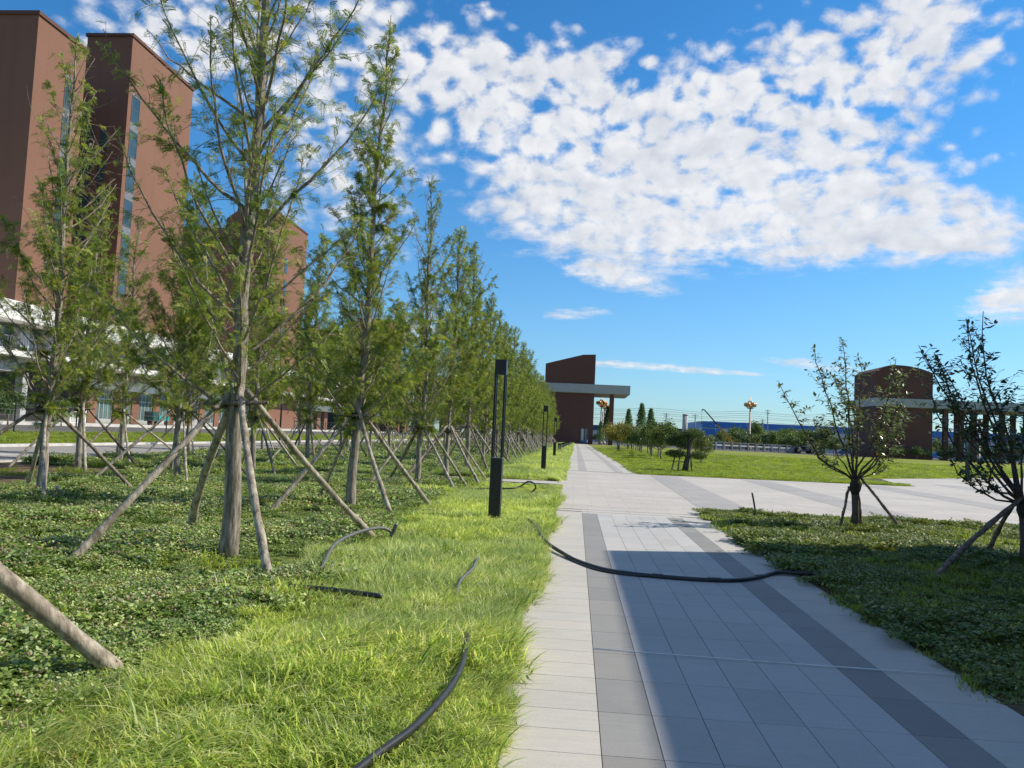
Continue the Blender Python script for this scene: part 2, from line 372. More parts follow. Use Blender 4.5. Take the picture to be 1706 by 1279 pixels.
# clear air: deep blue overhead, paler to the horizon
tr = nd(nt, 'ShaderNodeValToRGB'); nt.links.new(elev, tr.inputs[0]); cr = tr.color_ramp
cr.elements[0].position = 0; cr.elements[0].color = (.52, .72, .92, 1); cr.elements[1].position = .62; cr.elements[1].color = (.20, .66, 1.0, 1)
e = cr.elements.new(.16); e.color = (.44, .78, 1.02, 1); e = cr.elements.new(.36); e.color = (.28, .76, 1.08, 1)
skyc = mixc(nt, 1.0, sky.outputs[0], tr.outputs[0], 'MULTIPLY')
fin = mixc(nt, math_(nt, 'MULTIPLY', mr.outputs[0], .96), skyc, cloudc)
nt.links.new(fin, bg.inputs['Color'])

scene.view_settings.view_transform = 'Standard'; scene.view_settings.look = 'None'; scene.view_settings.exposure = .34; scene.view_settings.gamma = 1

# ------------------------------------------------------------------ ground, paths, roads
def prof(x):
    """height of the land: level, rising gently towards the buildings on the left"""
    xs = [-5000, -300, -50, -46, -38, -26, 5000]; zs = [.9, .9, .8, .55, .25, 0, 0]
    return float(np.interp(x, xs, zs))
g = MB(); gx = [-4000, -300, -120, -50, -46, -38, -26, -10, 0, 30, 100, 400, 4000]; gy = [-3000, -100, 0, 100, 400, 5000]
vs = [(x, y, prof(x)) for y in gy for x in gx]; nx = len(gx)
g.add(vs, [(j * nx + i, j * nx + i + 1, (j + 1) * nx + i + 1, (j + 1) * nx + i) for j in range(len(gy) - 1) for i in range(nx - 1)])
struct('ground', g, M['ground'])

# near path: every slab is laid singly with a 4 mm joint over a mortar sheet
Y_END = 17.55
mj = MB(); mj.quad(-.62, 3.12, -6, 18.9, .004); struct('path_bedding', mj, M['joint'])
def lay(mb, x0, x1, y0, y1, var=.06, gap=.0025, z=.014):
    k = 1 + random.gauss(0, var * .42); w = random.uniform(-.012, .012)
    mb.box(x0 + gap, x1 - gap, y0 + gap, y1 - gap, .0, z, (k + w, k, k - w))
s_b, s_d, s_t = MB(), MB(), MB()
ROW = .665; y = -5.7; i = 0
while y < Y_END - .01:
    y1 = min(y + ROW, Y_END)
    for h in range(2):
        a = y + h * ROW / 2; b2 = min(y + (h + 1) * ROW / 2, Y_END)
        if b2 > a + .03: lay(s_b, -.60, .20, a, b2, .04)
    lay(s_d, .20, .52, y, y1, .10)
    for c in range(5):
        lay(s_t, .52 + .3 * c, .82 + .3 * c, y, y1, .07)
    lay(s_d, 2.02, 2.34, y, y1, .10)
    lay(s_b, 2.34, 3.10, y, y1, .05)
    y = y1; i += 1
for (a, b2, mb) in ((Y_END, 17.85, s_b), (17.98, 18.38, s_b), (18.50, 18.88, s_b)):
    for k in range(4): lay(mb, -.60 + .925 * k, -.60 + .925 * (k + 1), a, b2, .04)
struct('path_border', s_b, M['slab']); struct('path_strip', s_d, M['strip']); struct('path_tiles', s_t, M['tile'])
ml = MB(); ml.box(.2, 2.34, 17.853, 17.977, 0, .013); ml.box(.2, 3.05, 18.383, 18.497, 0, .012); struct('path_edge_line', ml, M['edgeline'])

# plaza and far path
pz = MB(); pz.poly([(-.55, 18.9), (60, 18.9), (60, 90), (46, 78), (18.2, 49.4), (15.9, 40.4), (12.0, 39.8), (3.05, 38.9), (-.55, 38.9)], .008); struct('plaza', pz, M['plaza'])
bd = MB()
for x0, x1, sk in ((3.15, 4.45, .022), (7.45, 8.75, .02), (12.9, 14.2, .02), (18.4, 19.7, .02), (24, 25.3, .02)):
    bd.poly([(x0, 18.95), (x1, 18.95), (x1 + 19 * sk, 38.6 if x0 < 9 else (39.2 if x0 < 13 else 44)), (x0 + 19 * sk, 38.6 if x0 < 9 else (39.2 if x0 < 13 else 44))], .012)
struct('plaza_band', bd, M['band'])
wk = MB(); wk.poly([(-.42, 38.9), (3.02, 38.9), (3.0, 207), (-.55, 207)], .006); struct('far_path', wk, M['walk'])
wl = MB(); wl.quad(.2, .62, 40.2, 200, .0105); wl.quad(2.02, 2.42, 40.2, 200, .0105); struct('far_path_strip', wl, M['band'])
we = MB()
for yy in (39.4, 58.2, 92, 130): we.quad(-.4, 3.0, yy, yy + .35, .0145)
struct('far_path_line', we, M['edgeline'])
cp = MB(); cp.quad(-40, -.56, 27.1, 29.0, .03); cp.box(-18, -.58, 26.98, 27.1, -.02, .06); struct('cross_path', cp, M['walk'])
fy = MB(); fy.poly([(-60, 200), (200, 200), (330, 262), (330, 420), (-60, 300)], .004); struct('forecourt', fy, M['asphalt'])
fk = MB(); fk.poly([(9, 199.2), (60, 199.2), (160, 262), (160, 264), (60, 200.6), (9, 200.6)], .03); struct('forecourt_kerb', fk, M['kerb'])

# lawns
lw = MB(); lw.poly([(3.05, 38.95), (12.0, 39.85), (16.6, 40.6), (16.6, 41.2), (14.2, 46.5), (18.3, 49.5), (46, 78), (160, 258), (60, 199), (3.05, 199)], .016); struct('lawn', lw, M['lawn'])
vg = MB()
for (a, b2) in ((-38, -26.4),): vg.add([(a, -5, prof(a) + .02), (b2, -5, prof(b2) + .02), (b2, 210, prof(b2) + .02), (a, 210, prof(a) + .02)], [(0, 1, 2, 3)])
struct('road_verge', vg, M['lawn'])
rd = MB(); rd.quad(-26, -18.5, -30, 210, .012); struct('road', rd, M['road'])
kb = MB(); kb.box(-26.4, -26.0, -30, 210, -.1, .13); kb.box(-18.5, -18.3, -30, 210, -.1, .05); struct('road_kerb', kb, M['kerb'])
al = MB(); al.add([(-46, -5, .562), (-38.2, -5, .262), (-38.2, 210, .262), (-46, 210, .562)], [(0, 1, 2, 3)]); struct('side_road', al, M['asphalt'])
sp = MB(); sp.box(-50.2, -46, -5, 210, .2, .80); struct('pavement', sp, M['kerb'])
bs = MB(); bs.poly([(-17.9, 15.5), (-12.6, 16.5), (-12.2, 20.5), (-13.8, 24), (-18.1, 25)], .012); struct('bare_soil', bs, M['soil'])
be = MB(); be.poly([(2.9, -6), (3.3, -6), (3.3, 18.2), (3.2, 18.9), (2.92, 18.8), (2.97, 14.5), (2.9, 9)], .022); struct('soil_edge', be, M['soil'])

# ------------------------------------------------------------------ grass and clover (stuff)
SRC = {}
def source(name, me):
    c = SRC.setdefault(name.rsplit('_', 1)[0], bpy.data.collections.new(name.rsplit('_', 1)[0] + '_clumps'))
    o = bpy.data.objects.new(name, me); c.objects.link(o); return c
def grass_clump(name, seed, n, size, hmin, hmax, cols, lean=.5, wid=.0032):
    r = np.random.default_rng(seed)
    p = np.zeros((n, 3)); p[:, :2] = r.uniform(-size / 2, size / 2, (n, 2))
    h = r.uniform(hmin, hmax, n) * (0.75 + .5 * r.random(n)); az = r.normal(0, .9, n); ln = lean * r.uniform(.3, 1.5, n)
    d = np.stack([np.cos(az), np.sin(az), np.zeros(n)], 1); side = np.stack([-np.sin(az + r.normal(0, .8, n)), np.cos(az), np.zeros(n)], 1)
    w = wid * r.uniform(.7, 1.4, n)
    pts = []
    for t, ww in ((0, .8), (.4, 1.0), (.75, .75), (1, .12)):
        c = p + d * (h * ln * t ** 1.9)[:, None]; c[:, 2] += h * (t - .28 * np.minimum(ln, 1.3) * t ** 2.4)
        pts.append((c - side * (w * ww)[:, None], c + side * (w * ww)[:, None]))
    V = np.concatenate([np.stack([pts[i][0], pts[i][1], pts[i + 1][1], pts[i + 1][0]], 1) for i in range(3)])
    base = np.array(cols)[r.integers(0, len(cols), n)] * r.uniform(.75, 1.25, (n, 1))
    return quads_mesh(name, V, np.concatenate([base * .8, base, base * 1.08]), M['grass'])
def clover_clump(name, seed, n, size, lo, hi, lr, cols, flowers=5):
    r = np.random.default_rng(seed); P = []; C = []
    p = np.zeros((n, 3)); p[:, :2] = r.uniform(-size / 2, size / 2, (n, 2)); p[:, 2] = lo + (hi - lo) * r.random(n) ** .6
    az = r.uniform(0, 6.28, n); rad = lr * r.uniform(.7, 1.3, n); tilt = r.normal(0, .38, (n, 2))
    base = np.array(cols)[r.integers(0, len(cols), n)] * r.uniform(.7, 1.3, (n, 1))
    for k in range(3):
        a = az + k * 2.094; cx = p.copy(); cx[:, 0] += np.cos(a) * rad * .95; cx[:, 1] += np.sin(a) * rad * .95
        ring = []
        for j in range(6):
            b = a + j * 1.0472; o = np.stack([np.cos(b) * rad, np.sin(b) * rad], 1)
            q = cx.copy(); q[:, :2] += o; rel = q[:, :2] - p[:, :2]
            q[:, 2] += rel[:, 0] * tilt[:, 0] + rel[:, 1] * tilt[:, 1] - .25 * np.abs(np.sin(b - a)) * rad
            ring.append(q)
        P.append(np.stack(ring, 1)); C.append(base)
    V = np.concatenate(P); Cc = np.concatenate(C)
    if flowers:
        m = flowers * 14; c = np.zeros((m, 3)); fc = np.repeat(r.uniform(-size / 2, size / 2, (flowers, 2)), 14, 0)
        dirs = r.normal(0, 1, (m, 3)); dirs /= np.linalg.norm(dirs, axis=1)[:, None]
        cen = np.concatenate([fc, np.repeat(r.uniform(hi, hi + .035, flowers), 14)[:, None]], 1) + dirs * .006
        u = np.cross(dirs, [0, .3, 1.]); u /= np.linalg.norm(u, axis=1)[:, None]; v = np.cross(dirs, u)
        ring = [cen + (u * math.cos(j * 1.0472) + v * math.sin(j * 1.0472)) * .006 for j in range(6)]
        V = np.concatenate([V, np.stack(ring, 1)]); fcol = np.array([[.52, .52, .36], [.40, .30, .2], [.6, .6, .46]])[r.integers(0, 3, flowers)]
        Cc = np.concatenate([Cc, np.repeat(fcol, 14, 0)])
    return quads_mesh(name, V, Cc, M['clover'])
G1 = [(.43, .52, .15), (.52, .57, .21), (.32, .44, .11), (.62, .61, .36), (.18, .29, .07), (.50, .56, .24)]
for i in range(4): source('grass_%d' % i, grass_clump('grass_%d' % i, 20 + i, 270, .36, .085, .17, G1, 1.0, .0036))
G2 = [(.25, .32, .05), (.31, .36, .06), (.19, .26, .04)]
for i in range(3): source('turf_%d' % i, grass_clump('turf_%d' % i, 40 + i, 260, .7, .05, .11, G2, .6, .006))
C1 = [(.20, .31, .07), (.26, .37, .09), (.15, .25, .06), (.50, .57, .30), (.12, .19, .05), (.36, .45, .16)]
for i in range(4): source('clover_%d' % i, clover_clump('clover_%d' % i, 60 + i, 560, .42, .03, .095, .0062, C1, 8))
C2 = [(.13, .19, .04), (.18, .24, .05), (.085, .13, .03), (.26, .29, .09)]
for i in range(3): source('cover_%d' % i, clover_clump('cover_%d' % i, 80 + i, 620, .46, .015, .07, .0066, C2, 2))

def lowfreq(x, y, s, seed):
    r = np.random.default_rng(seed); v = 0
    for k in range(5):
        a = r.uniform(0, 6.28); f = s * r.uniform(.6, 1.6); v = v + np.sin((x * math.cos(a) + y * math.sin(a)) * f + r.uniform(0, 6.28))
    return v / 2.2
def scatter(name, label, cat, coll, P, rz, scl, seed=1, tilt=.12):
    r = np.random.default_rng(seed); n = len(P)
    me = bpy.data.meshes.new(name); me.vertices.add(n); me.vertices.foreach_set('co', P.astype(np.float32).ravel())
    a = me.attributes.new('rot', 'FLOAT_VECTOR', 'POINT'); e = np.stack([r.normal(0, tilt, n), r.normal(0, tilt, n), rz], 1); a.data.foreach_set('vector', e.astype(np.float32).ravel())
    a = me.attributes.new('scl', 'FLOAT', 'POINT'); a.data.foreach_set('value', scl.astype(np.float32))
    a = me.attributes.new('idx', 'INT', 'POINT'); a.data.foreach_set('value', r.integers(0, len(coll.objects), n).astype(np.int32))
    o = link(name, me); tag(o, label, cat, kind='stuff')
    ng = bpy.data.node_groups.new(name + '_scatter', 'GeometryNodeTree')
    ng.interface.new_socket('Geometry', in_out='INPUT', socket_type='NodeSocketGeometry'); ng.interface.new_socket('Geometry', in_out='OUTPUT', socket_type='NodeSocketGeometry')
    gi = ng.nodes.new('NodeGroupInput'); go = ng.nodes.new('NodeGroupOutput'); ip = ng.nodes.new('GeometryNodeInstanceOnPoints')
    ci = ng.nodes.new('GeometryNodeCollectionInfo'); ci.inputs['Collection'].default_value = coll; ci.inputs['Separate Children'].default_value = True; ci.inputs['Reset Children'].default_value = True
    ip.inputs['Pick Instance'].default_value = True
    def na(nm, ty):
        x = ng.nodes.new('GeometryNodeInputNamedAttribute'); x.data_type = ty; x.inputs['Name'].default_value = nm; return x.outputs['Attribute']
    ng.links.new(gi.outputs[0], ip.inputs['Points']); ng.links.new(ci.outputs[0], ip.inputs['Instance'])
    ng.links.new(na('idx', 'INT'), ip.inputs['Instance Index']); ng.links.new(na('rot', 'FLOAT_VECTOR'), ip.inputs['Rotation']); ng.links.new(na('scl', 'FLOAT'), ip.inputs['Scale'])
    ng.links.new(ip.outputs[0], go.inputs[0])
    md = o.modifiers.new('scatter', 'NODES'); md.node_group = ng
    return o
def pts_rect(n, x0, x1, y0, y1, seed):
    r = np.random.default_rng(seed); return r.uniform(x0, x1, n), r.uniform(y0, y1, n), r
def bound(y, x=None): return -2.85 - .05 * np.clip(y - 6, 0, 14) + .22 * lowfreq(y, y * 0, 1.3, 5)      # edge between tall grass and clover
# tall grass beside the path
xs, ys, ss = [], [], []
for n, x0, x1, y0, y1, sc in ((3000, -3.9, -.40, 1.5, 14, 1), (2600, -4.4, -.42, 14, 27, 1.05), (2400, -4.2, -.5, 29, 70, 1.3), (1500, -4.2, -.6, 70, 205, 1.7)):
    x, y, r = pts_rect(n, x0, x1, y0, y1, int(y0 * 7))
    d = x - bound(y); keep = (d > r.normal(0, .16, n)) & (r.random(n) < .72 + .28 * lowfreq(x, y, 1.7, 3)); keep |= (x > -.75) & (r.random(n) < .5)
    xs.append(x[keep]); ys.append(y[keep]); ss.append((sc * r.uniform(.7, 1.25, n) * (1 + .22 * lowfreq(x, y, 2.2, 9)))[keep])
x = np.concatenate(xs); y = np.concatenate(ys); s = np.concatenate(ss); s = s * np.where((y > 21) & (y < 27.3), .45, 1.0); y = np.where((y > 26.5) & (y < 27), 26.4, y)
edge = -.42 - .14 * s + .07 * lowfreq(y, y * 0, 3.1, 12); x = np.minimum(x, edge)                      # ragged along the slabs
rz = 2.2 * lowfreq(x, y, .9, 2) + np.random.default_rng(3).normal(0, .7, len(x))
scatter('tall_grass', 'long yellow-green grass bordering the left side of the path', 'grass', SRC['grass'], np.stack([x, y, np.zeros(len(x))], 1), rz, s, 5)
# clover under the trees
xs, ys, ss = [], [], []
for n, x0, x1, y0, y1, sc in ((4600, -9.5, -2.3, 2.6, 15, 1), (5200, -17.5, -2.6, 12, 27, 1.15), (5000, -17.8, -3, 29, 60, 1.5), (3500, -18, -3, 60, 150, 2.0)):
    x, y, r = pts_rect(n, x0, x1, y0, y1, int(y0 * 11 + 5))
    d = x - bound(y); keep = (d < r.normal(.05, .18, n)) & ~((x < -12.4) & (x > -17.8) & (y > 16.2) & (y < 24.2) & (lowfreq(x, y, .9, 31) > -.9))
    keep &= r.random(n) < .85 + .3 * lowfreq(x, y, .8, 17)
    xs.append(x[keep]); ys.append(y[keep]); ss.append((sc * r.uniform(.65, 1.35, n) * (1 + .38 * lowfreq(x, y, 1.4, 19)))[keep])
x = np.concatenate(xs); y = np.concatenate(ys); s = np.concatenate(ss)
scatter('clover', 'dark green clover carpet with pale flower heads under the trees', 'clover', SRC['clover'], np.stack([x, y, np.zeros(len(x))], 1), np.random.default_rng(4).uniform(0, 6.28, len(x)), s, 6)
# taller grass tufts straying into the clover
x, y, r = pts_rect(700, -16, -2.8, 3.5, 60, 91); keep = (lowfreq(x, y, .7, 23) > .55) | (y > 24); x, y = x[keep], y[keep]
scatter('stray_grass', 'loose grass tufts growing up through the clover', 'grass', SRC['turf'], np.stack([x, y, np.zeros(len(x))], 1), r.uniform(0, 6.28, len(x)), r.uniform(.8, 1.5, len(x)), 7)
# broad-leaved weeds standing above the clover and the bed
def weed(name, seed):
    r = np.random.default_rng(seed); n = 26; a = r.uniform(0, 6.28, n); el = r.uniform(.1, 1.1, n); L = r.uniform(.05, .13, n)[:, None]
    d = np.stack([np.cos(a) * np.cos(el), np.sin(a) * np.cos(el), np.sin(el)], 1); s_ = np.stack([-np.sin(a), np.cos(a), 0 * a], 1); P = np.stack([r.normal(0, .015, n), r.normal(0, .015, n), r.uniform(.03, .12, n)], 1)
    V_ = np.stack([P, P + d * L * .5 + s_ * L * .2, P + d * L - np.array([0, 0, .3]) * L * .5, P + d * L * .5 - s_ * L * .2], 1)
    return quads_mesh(name, V_, np.array([(.22, .33, .06), (.30, .38, .09), (.15, .24, .05)])[r.integers(0, 3, n)], M['clover'])
for i in range(3): source('weed_%d' % i, weed('weed_%d' % i, 500 + i))
x, y, r = pts_rect(260, -12, -3.3, 6, 26, 141); x2, y2, r = pts_rect(240, 3.0, 9, 4, 19, 142); x = np.concatenate([x, x2]); y = np.concatenate([y, y2])
scatter('weeds', 'scattered broad-leaved weeds poking out of the clover and the bed', 'weeds', SRC['weed'], np.stack([x, y, np.full(len(x), .01)], 1), r.uniform(0, 6.28, len(x)), r.uniform(.45, .95, len(x)), 12)
# bed on the right
x, y, r = pts_rect(2900, 2.95, 11, 3, 19.1, 101); keep = ~((y > 15) & (x > 11)); x, y = x[keep], y[keep]
s = r.uniform(.6, 1.4, len(x)) * (1 + .35 * lowfreq(x, y, 1.5, 29)); x = np.maximum(x, 2.98 + .12 * (s - 1) + .10 * lowfreq(y, y * 0, 2.6, 8)); y = np.minimum(y, 18.9)
scatter('ground_cover', 'low dark leafy ground cover filling the bed on the right', 'ground cover', SRC['cover'], np.stack([x, y, np.full(len(x), .02)], 1), r.uniform(0, 6.28, len(x)), s, 8)
x, y, r = pts_rect(1300, 3.0, 11, 3, 19.0, 103)
scatter('bed_grass', 'thin grass blades mixed into the bed on the right', 'grass', SRC['turf'], np.stack([x, y, np.zeros(len(x))], 1), r.uniform(0, 6.28, len(x)), r.uniform(.5, .95, len(x)), 9)
# mown lawn on the right: turf tufts thinning with distance
xs, ys, ss = [], [], []
for n, y0, y1, x1, sc in ((2600, 39.1, 48, 17, .9), (3200, 46, 75, 44, 1.1), (2500, 75, 120, 70, 1.6)):
    x, y, r = pts_rect(n, 3.1, x1, y0, y1, int(y0))
    keep = np.where(x < 16.4, y > 39.15 + .1 * (x - 3) + .15 * r.random(n), y > 49.9 + (x - 18.3) * 1.03 ) & ~((x > 14.4) & (y > 41) & (y < 49.5 + .0 * x) & (x > 16.4 - (y - 41.2) * .4)) & (y < 195)
    xs.append(x[keep]); ys.append(y[keep]); ss.append((sc * r.uniform(.5, 1.15, n))[keep])
x = np.concatenate(xs); y = np.concatenate(ys); s = np.concatenate(ss)
scatter('lawn_grass', 'short grass of the wide lawn beyond the plaza', 'grass', SRC['turf'], np.stack([x, y, np.full(len(x), .005)], 1), np.random.default_rng(9).uniform(0, 6.28, len(x)), s, 10)
x, y, r = pts_rect(1500, -37.8, -26.6, 20, 110, 131)
scatter('verge_grass', 'grass of the verge between the two roads on the left', 'grass', SRC['turf'], np.stack([x, y, np.array([prof(a) for a in x])], 1), r.uniform(0, 6.28, len(x)), r.uniform(.9, 1.6, len(x)), 11)
# dry tuft at the lower left corner
DRY = [(.30, .22, .11), (.36, .27, .14), (.24, .17, .09)]
dg = link('dry_grass', grass_clump('dry_grass', 77, 420, .42, .10, .17, DRY, 1.1, .0022)); dg.location = (-2.15, 3.72, 0); dg.rotation_euler = (0, 0, 2.5)
tag(dg, 'straw-coloured tuft of dry grass at the lower left corner', 'grass', kind='stuff')

# ------------------------------------------------------------------ feathery conifers
def sprays(P, Dv, L, C, r, pairs=9):
    """pinnate sprays: N rachises at P along Dv (unit), length L, colour C -> leaflets (N*2*pairs, 4, 3)"""
    N = len(P); up = r.normal(0, 1, (N, 3)); up[:, 2] += .8
    S = np.cross(Dv, up); S /= np.linalg.norm(S, axis=1)[:, None] + 1e-6
    Nn = np.cross(S, Dv); out = []; cc = []
    for j in range(pairs):
        t = (j + .6) / pairs; ll = L * (.34 * (1 - .6 * t) + .05)
        c = P + Dv * (L * t)[:, None] - np.array([0, 0, 1]) * (L * .28 * t * t)[:, None]
        for sg in (-1, 1):
            dl = Dv * .62 + S * sg * .78 + Nn * r.normal(0, .18, (N, 1)); w = np.cross(dl, Nn); w /= np.linalg.norm(w, axis=1)[:, None]; w *= (L * .036)[:, None]
            a = c; m = c + dl * (ll * .5)[:, None]; e = c + dl * ll[:, None]
            out.append(np.stack([a, m + w, e, m - w], 1)); cc.append(C * r.uniform(.85, 1.15, (N, 1)))
    return np.concatenate(out), np.concatenate(cc)
LC = np.array([(.22, .30, .05), (.30, .36, .06), (.14, .21, .04), (.44, .44, .09), (.065, .115, .034), (.32, .26, .08)])
def redwood(seed, H, r0, nb, Lmax, nspray, bare, sprl, z0=1.75, dense_low=1.0, el0=38, tap=.8):
    """trunk, branches and foliage meshes of one young dawn redwood"""
    rr = random.Random(seed); r = np.random.default_rng(seed)
    tr = MB(); br = MB(); path = []; z = -.1; x = y = 0
    while z < H:
        path.append(Vector((x, y, z))); z += .4; x += rr.gauss(0, .02); y += rr.gauss(0, .02)
    path.append(Vector((x, y, H)))
    rad = [r0 * max(0, 1 - p.z / H) ** .85 + .007 + r0 * .55 * math.exp(-max(p.z, 0) / .22) * .6 for p in path]
    tr.tube(path, rad, 12)
    def at(z):
        i = min(int((z + .1) / .4), len(path) - 2); f = (z - path[i].z) / max(1e-4, path[i + 1].z - path[i].z); return path[i].lerp(path[i + 1], f), rad[i] + (rad[i + 1] - rad[i]) * f
    twigs = []      # (points list)
    az = rr.uniform(0, 6)
    for k in range(nb):
        f = (k + rr.random()) / nb; z = z0 + (H - .25 - z0) * f ** 1.05; az += 2.4 + rr.gauss(0, .5)
        L = (Lmax * (1 - f) ** tap + .22) * rr.uniform(.5, 1.12); el = R(rr.gauss(el0 + (62 - el0) * f, 9)); p0, rt = at(z)
        n = max(4, int(L / .22)); p = p0.copy(); pts = [p.copy()]; a = az
        for i in range(n):
            el2 = el + .32 * (i / n) + rr.gauss(0, .10); a += rr.gauss(0, .10)
            p = p + Vector((math.cos(a) * math.cos(el2), math.sin(a) * math.cos(el2), math.sin(el2))) * (L / n); pts.append(p.copy())
        rb = min(rt * .5, .005 + .007 * L); br.tube(pts, [rb * (1 - .8 * i / n) + .0015 for i in range(n + 1)], 5)
        isbare = rr.random() < bare
        twigs.append((pts, 1.0, isbare))
        ns = max(2, int(L * 5.5))
        for q in range(ns):
            t = .22 + .76 * (q + rr.random()) / ns; i = min(int(t * n), n - 1); b0 = pts[i].lerp(pts[i + 1], t * n - i); dr = (pts[i + 1] - pts[i]).normalized()
            tl = L * rr.uniform(.16, .42) * (1.1 - t * .6); v = (dr * .75 + Vector((rr.gauss(0, .7), rr.gauss(0, .7), rr.gauss(.05, .45)))).normalized()
            m = 3; tp = [b0.copy()]; pp = b0.copy()
            for j in range(m):
                v = (v + Vector((rr.gauss(0, .16), rr.gauss(0, .16), rr.gauss(-.05, .14)))).normalized(); pp = pp + v * (tl / m); tp.append(pp.copy())
            br.tube(tp, [.0042, .0034, .0026, .0014], 3, cap=False); twigs.append((tp, .7, isbare))
    for k in range(70 if bare > .2 else 30):      # bare whippy twigs
        i = int(nb * rr.random() ** 1.3 * .8); pts = twigs[0][0]
        cand = [t_ for t_ in twigs if t_[1] == 1.0]; pts = cand[min(i, len(cand) - 1)][0]; q = rr.randint(1, len(pts) - 1); p = pts[q].copy(); tl = rr.uniform(.35, 1.1)
        v = Vector((rr.gauss(0, .7) + p.x * .5, rr.gauss(0, .7) + p.y * .5, rr.gauss(.35, .5))).normalized(); cv = Vector((rr.gauss(0, .2), rr.gauss(0, .2), rr.choice((-.32, .3, .25)))); tp = [p.copy()]
        for j in range(6): v = (v + cv * .8).normalized(); p = p + v * (tl / 6); tp.append(p.copy())
        br.tube(tp, [.0058, .0052, .0046, .004, .0032, .0024, .0014], 4, cap=False)
        if rr.random() < .6:
            p2 = tp[3]; v2 = (v + Vector((rr.gauss(0, .8), rr.gauss(0, .8), rr.gauss(0, .6)))).normalized(); br.tube([p2, p2 + v2 * tl * .2, p2 + v2 * tl * .36 + cv * .1], [.0036, .0028, .0013], 3, cap=False)
    for k in range(int(26 * dense_low)):      # short shoots straight off the trunk
        z = z0 - .1 + (H * .75 - z0) * rr.random() ** 1.2; p0, rt = at(z); a = rr.uniform(0, 6.28); tl = rr.uniform(.15, .45)
        v = Vector((math.cos(a), math.sin(a), rr.uniform(.0, .8))).normalized(); tp = [p0 + v * rt * .8, p0 + v * (rt + tl * .5), p0 + v * (rt + tl) + Vector((0, 0, -.05))]
        br.tube(tp, [.004, .003, .0015], 3, cap=False); twigs.append((tp, 2.2, False))
    # sprays along the twigs
    seg = []; wt = []
    for pts, w, isb in twigs:
        for i in range(len(pts) - 1):
            if w == 1.0 and i < len(pts) * .35: continue
            seg.append((pts[i], pts[i + 1])); wt.append((pts[i + 1] - pts[i]).length * w * (.06 if isb else 1))
    wt = np.array(wt); wt *= (.35 + 1.3 * np.random.default_rng(seed + 1).random(len(wt)) ** 2); wt /= wt.sum()
    A = np.array([tuple(s[0]) for s in seg]); B = np.array([tuple(s[1]) for s in seg]); ix = r.choice(len(seg), nspray, p=wt)
    t = r.random((nspray, 1)); P = A[ix] + (B[ix] - A[ix]) * t; dv = B[ix] - A[ix]; dv /= np.linalg.norm(dv, axis=1)[:, None] + 1e-6
    dv = dv * .55 + r.normal(0, .55, (nspray, 3)); dv[:, 2] -= .12; dv /= np.linalg.norm(dv, axis=1)[:, None]
    C = LC[r.choice(6, nspray, p=[.28, .25, .2, .12, .1, .05])] * r.uniform(.75, 1.25, (nspray, 1))
    V, Cc = sprays(P, dv, sprl * r.uniform(.6, 1.35, nspray), C, r)
    return tr.mesh('trunk', M['bark'], True), br.mesh('branches', M['branch'], True), quads_mesh('crown', V, Cc, M['leaf'])
SPEC = [  # seed H r0 branches Lmax sprays bare spray length
    (1, 11.6, .098, 84, 2.9, 6000, .24, .118, 1.7, 2.6, 46, .6), (2, 9.9, .088, 104, 2.0, 9500, .12, .125, 1.55, 2.0, 38, .8), (3, 9.0, .08, 96, 2.1, 10500, .16, .13, 1.75, 1.1, 44, .6),
    (4, 9.3, .085, 96, 2.2, 11000, .14, .13, 1.75, 1.0, 43, .55), (5, 8.7, .08, 98, 2.2, 11500, .12, .135, 1.7, 1.1, 42, .6), (6, 9.5, .08, 84, 2.4, 7500, .38, .125, 1.45, 2.0, 42, .7)]
RW = [redwood(*a) for a in SPEC]
def tree(kind, x, y, rz, sc, label, group='dawn redwoods planted in rows left of the path'):
    o = thing('redwood_tree', label, 'tree', (x, y, 0), rz, group); o.scale = (sc,) * 3
    for nm, me in zip(('trunk', 'branches', 'crown'), RW[kind]): part(nm, me, None, o)
    return o
def pole_pts(a, b, seed, n=12, wob=.008):
    rr = random.Random(seed); a, b = Vector(a), Vector(b)
    bx, by = rr.gauss(0, .03), rr.gauss(0, .03); wob *= .45
    return [a.lerp(b, i / n) + Vector((rr.gauss(0, wob) + bx * math.sin(3.14 * i / n), rr.gauss(0, wob) + by * math.sin(3.14 * i / n), 0)) * (0 if i in (0, n) else 1) for i in range(n + 1)]
